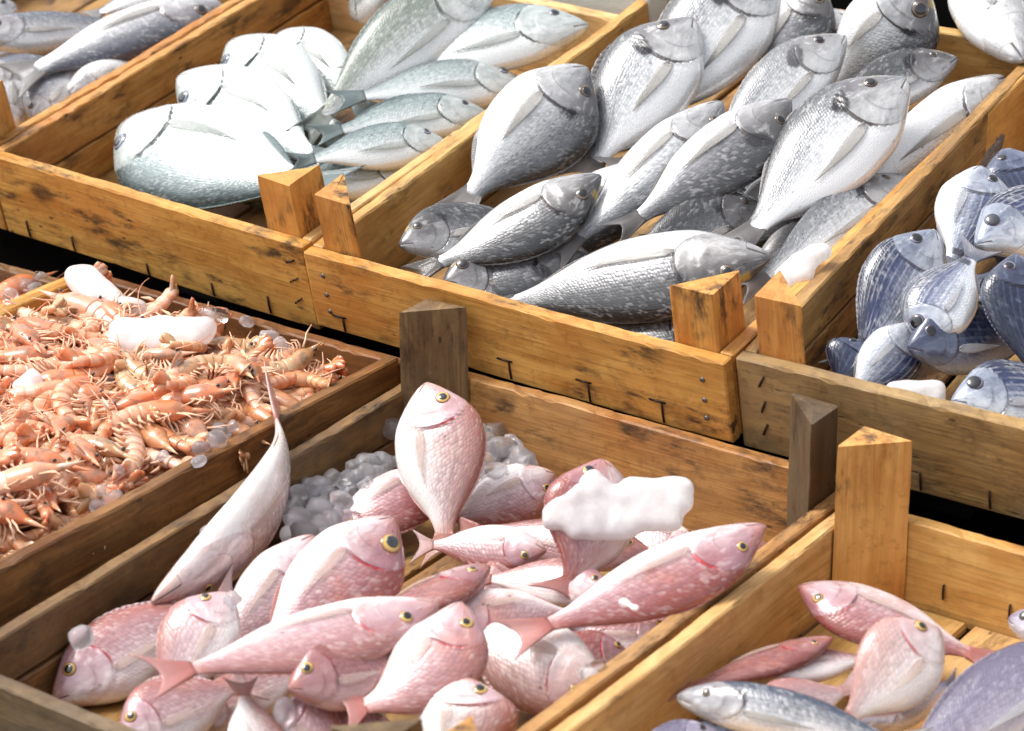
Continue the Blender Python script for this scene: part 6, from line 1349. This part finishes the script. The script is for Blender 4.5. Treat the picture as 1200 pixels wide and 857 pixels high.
def shrimp_parts(seed, Ls=0.095, bare=False):
    """meshes of one shrimp lying on its side; body bends in the XZ plane, flanks along Y"""
    rng = random.Random(seed)
    curl = rng.uniform(1.0, 2.7)
    def spine(k):                                       # k 0 (rostrum base) .. 1 (tail base)
        ang = 0.10 - curl * max(0.0, k - 0.28) ** 1.15 * 1.25
        return ang
    pts, ang = [], []
    p = Vector((0, 0, 0)); N = 60
    for i in range(N + 1):
        k = i / N
        a = spine(k)
        pts.append(p.copy()); ang.append(a)
        p = p + Vector((-math.cos(a), 0, math.sin(a))) * (Ls / N)
    c = sum(pts, Vector()) / len(pts)
    pts = [q - c for q in pts]
    at = lambda k: pts[min(N, max(0, int(round(k * N))))]
    an = lambda k: ang[min(N, max(0, int(round(k * N))))]
    R = Ls * 0.104
    parts = {}
    # carapace
    V, F, A = [], [], []
    ks = [i / 60 for i in range(0, 25)]
    prof = lambda k: R * (0.30 + 0.75 * smooth(k, 0.0, 0.22)) * (1.0 - 0.05 * smooth(k, .3, .4))
    tube(V, F, A, [at(k) for k in ks], [prof(k) for k in ks], 14, lambda i, kk: (0.25, 0.0, 1.0 if i < 20 else 0.4), 0.78)
    # rostrum
    d = Vector((math.cos(an(0)), 0, -math.sin(an(0))))
    tube(V, F, A, [at(0) + d * x * Ls + Vector((0, 0, 0.006 * x * 6 * Ls)) for x in (-0.04, .04, .10, .17)], [R * .32, R * .20, R * .11, R * .02], 8)
    parts['carapace'] = (V, F, A, M_SHR)
    # abdomen: six flared rings
    V, F, A = [], [], []
    for sgi in range(6):
        k0 = 0.36 + sgi * 0.103
        k1 = k0 + 0.118
        kk = [k0 + (k1 - k0) * j / 6 for j in range(7)]
        r0 = R * (1.02 - 0.085 * sgi)
        rr = [r0 * (0.93 + 0.07 * math.sin(math.pi * (0.12 + 0.55 * j / 6))) * (1 - 0.04 * j / 6) for j in range(7)]
        tube(V, F, A, [at(k) for k in kk], rr, 12, lambda i, q: (i / 6.0, 0.0, 0.0), 0.74)
    parts['abdomen'] = (V, F, A, M_SHR)
    # tail fan
    V, F, A = [], [], []
    tb, ta = at(1.0), an(1.0)
    d = Vector((-math.cos(ta), 0, math.sin(ta)))
    nrm = Vector((math.sin(ta), 0, math.cos(ta)))
    for q in (-2, -1, 0, 1, 2):
        sp = q * 0.30
        dd = (d * math.cos(sp) + Vector((0, 1, 0)) * math.sin(sp)).normalized()
        ww = dd.cross(nrm)
        b0 = len(V)
        ln = Ls * (0.17 if q else 0.15)
        for j in range(6):
            a = j / 5
            hw = R * (0.10 + 0.42 * math.sin(math.pi * (0.15 + 0.72 * a)))
            o = tb - d * 0.004 + dd * (ln * a) + nrm * (0.0004 * q * q - 0.12 * ln * a * a)
            for (sw, nn) in ((-1, 0), (0, 0.0007), (1, 0), (0, -0.0005)):
                V.append(o + ww * (sw * hw) + nrm * nn); A.append((0.25 * a, 0, 0))
        for j in range(5):
            for e in range(4):
                F.append((b0 + j * 4 + e, b0 + j * 4 + (e + 1) % 4, b0 + (j + 1) * 4 + (e + 1) % 4, b0 + (j + 1) * 4 + e))
        F.append((b0 + 3, b0 + 2, b0 + 1, b0)); F.append((b0 + 20, b0 + 21, b0 + 22, b0 + 23))
    parts['tail_fan'] = (V, F, A, M_SHR)
    # walking legs and swimmerets
    V, F, A = [], [], []
    for q in range(5):
        for sd in (-1, 1):
            k = 0.12 + q * 0.05
            b = at(k); down = Vector((math.sin(an(k)), 0, -math.cos(an(k)))) * -1.0
            down = Vector((-math.sin(an(k)), 0, -math.cos(an(k))))
            fw = rng.uniform(-0.2, 0.9)
            p0 = b + down * R * 0.7 + Vector((0, sd * R * 0.35, 0))
            p1 = p0 + down * Ls * 0.09 + Vector((fw * 0.012, sd * 0.004, 0))
            p2 = p1 + down * Ls * rng.uniform(0.02, 0.10) + Vector((fw * 0.016 - 0.006, sd * rng.uniform(-.002, .006), 0))
            tube(V, F, A, [p0, p0.lerp(p1, .5) + Vector((0.001, 0, 0)), p1, p2], [0.0010, 0.0009, 0.0007, 0.0003], 5)
    for q in range(5):
        k = 0.42 + q * 0.10
        b = at(k); down = Vector((-math.sin(an(k)), 0, -math.cos(an(k))))
        for sd in (-1, 1):
            p0 = b + down * R * 0.6 + Vector((0, sd * R * 0.3, 0))
            tube(V, F, A, [p0, p0 + down * 0.006 + Vector((-0.001, 0, 0)), p0 + down * 0.011 + Vector((0.002, sd * 0.001, 0))], [0.0014, 0.0016, 0.0004], 5)
    parts['legs'] = (V, F, A, M_LEG)
    # antennae
    h = at(0.03)
    for sd in (() if bare else ((-1, 1) if seed % 2 else (-1,))):
        V, F, A = [], [], []
        path = []
        g = rng.uniform(-0.6, 1.3); hgt = rng.uniform(-0.4, 0.7)
        for j in range(14):
            a = j / 13
            path.append(h + Vector((Ls * (0.42 * a - 0.60 * a * a * g), sd * 0.004 + Ls * 0.10 * hgt * a, Ls * (0.05 + (0.50 * sd * a) * (1 + 0.3 * g) - hgt * a * (1 - a)))))
        tube(V, F, A, path, [0.00062 * (1 - 0.65 * j / 13) for j in range(14)], 5)
        parts['antenna' + ('' if sd < 0 else '2')] = (V, F, A, M_ANT)
    V, F, A = [], [], []
    eyes = []
    for sd in (-1, 1):
        bm_p = at(0.06) + Vector((0.002, sd * R * 0.42, R * 0.35))
        eyes.append(bm_p)
    parts['_eyes'] = eyes
    return parts

SHRIMP = []
for k in range(13):
    pr = shrimp_parts(40 + k * 3, 0.074 + 0.0060 * (k % 5), k >= 9)
    lib = []
    for nm, dat in pr.items():
        if nm == '_eyes':
            for e in dat:
                me = dome_mesh(0.0016, 1.0, 5, 8); me.materials.append(M_SEYE)
                lib.append(("eye", me, Matrix.Translation(e)))
            continue
        V, F, A, mt = dat
        me = mesh_from(nm, V, F); set_attr(me, "fa", A)
        me.materials.append((M_SHR, M_SHR_PALE, M_SHR_DARK, M_SHR_RED)[k % 4] if mt is M_SHR else mt)
        lib.append((nm.rstrip('2'), me, I4))
    SHRIMP.append(lib)

def place_shrimp(k, M, label, group):
    root = link("shrimp", None)
    root.matrix_world = M
    tag(root, label, "shrimp", group)
    for nm, me, ML in SHRIMP[k]:
        o = bpy.data.objects.new(nm, me)
        COL.objects.link(o)
        o.parent = root
        if ML is not I4:
            o.matrix_local = ML
    return root

def heap_h(x, y):
    """top of the shrimp heap in crate E (world z)"""
    edge = min((x + 0.34) / 0.08, (-0.024 - x) / 0.07, (0.018 - y) / 0.10, 1.0)
    edge = max(0.0, edge)
    base = -0.012 + 0.034 * smooth(edge, 0, 1)
    return base + 0.010 * noise.noise(Vector((x * 9, y * 9, 1.7)))

rng = random.Random(2024)
def shrimp_pose(x, y, z, r):
    yaw = r.uniform(0, 2 * math.pi)
    lie = r.choice((math.pi / 2, -math.pi / 2)) + r.uniform(-0.5, 0.5)
    pitch = r.uniform(-0.25, 0.25)
    return Matrix.Translation((x, y, z)) @ Matrix.Rotation(yaw, 4, 'Z') @ Matrix.Rotation(pitch, 4, 'Y') @ Matrix.Rotation(lie, 4, 'X')

cells = []
NX, NY = 14, 20
for a in range(NX):
    for b in range(NY):
        x = -0.325 + 0.295 * (a + 0.5) / NX + rng.uniform(-0.010, 0.010)
        y = -0.470 + 0.470 * (b + 0.5) / NY + rng.uniform(-0.012, 0.012)
        cells.append((x, y))
for (x, y) in cells:
    z = heap_h(x, y) + rng.uniform(-0.008, 0.010)
    x = min(x, -0.074); y = min(y, -0.04)
    k = rng.randrange(9) if (x < -0.14 and y < -0.10) else 9 + rng.randrange(4)
    shell = ("orange", "pale pink", "olive-brown", "red-orange")[k % 4]
    side = "by the left board" if x < -0.23 else ("in the middle" if x < -0.13 else "by the right board")
    row = "at the back" if y > -0.16 else ("halfway" if y > -0.32 else "toward the front")
    place_shrimp(k, shrimp_pose(x, y, z, rng), "small %s shrimp in the heap, %s %s" % (shell, row, side), "shrimp heaped in the brown crate")
for k in range(16):
    x = rng.uniform(-0.48, -0.40); y = rng.uniform(-0.15, 0.0)
    place_shrimp(rng.randrange(9), shrimp_pose(x, y, -0.028 + rng.uniform(-0.006, 0.010), rng), "pink shrimp in the crate at the left border, beyond the board", "shrimp in the left border crate")

# the shrimp buried below the ones on top, one mass
def merged_heap(name, pts, seed):
    r = random.Random(seed)
    V, F, A, Mi = [], [], [], []
    for (x, y, z) in pts:
        lib = SHRIMP[r.randrange(13)]
        M = shrimp_pose(x, y, z, r)
        for nm, me, ML in lib:
            if nm not in ('carapace', 'abdomen', 'tail_fan'): continue
            b = len(V)
            V.extend(M @ v.co for v in me.vertices)
            A.extend(tuple(d.vector) for d in me.attributes['fa'].data)
            F.extend(tuple(b + i for i in p.vertices) for p in me.polygons)
    me = mesh_from(name, V, F); set_attr(me, "fa", A)
    return me
pts = []
for a in range(13):
    for b in range(17):
        x = -0.315 + 0.275 * (a + 0.5) / 13 + rng.uniform(-0.01, 0.01)
        y = min(-0.46 + 0.455 * (b + 0.5) / 17 + rng.uniform(-0.01, 0.01), -0.04)
        for dz in (0.008, 0.028):
            z = heap_h(x, y) - dz
            if z > -0.045: pts.append((min(x, -0.055), y, z))
hp = link("shrimp_mass", merged_heap("shrimp_mass", pts, 9), M_SHR_DARK)  # darker shell colour stands for shade between the upper shrimp
hp['kind'] = 'stuff'; hp['label'] = "shrimp buried under the top of the heap"; hp['category'] = "shrimp"
pts = [(-0.56 + 0.15 * rng.random(), -0.2 + 0.19 * rng.random(), -0.050 + 0.012 * rng.random()) for _ in range(40)]
hp = link("shrimp_mass", merged_heap("shrimp_mass", pts, 10), M_SHR)
hp['kind'] = 'stuff'; hp['label'] = "shrimp lying under the others in the left border crate"; hp['category'] = "shrimp"
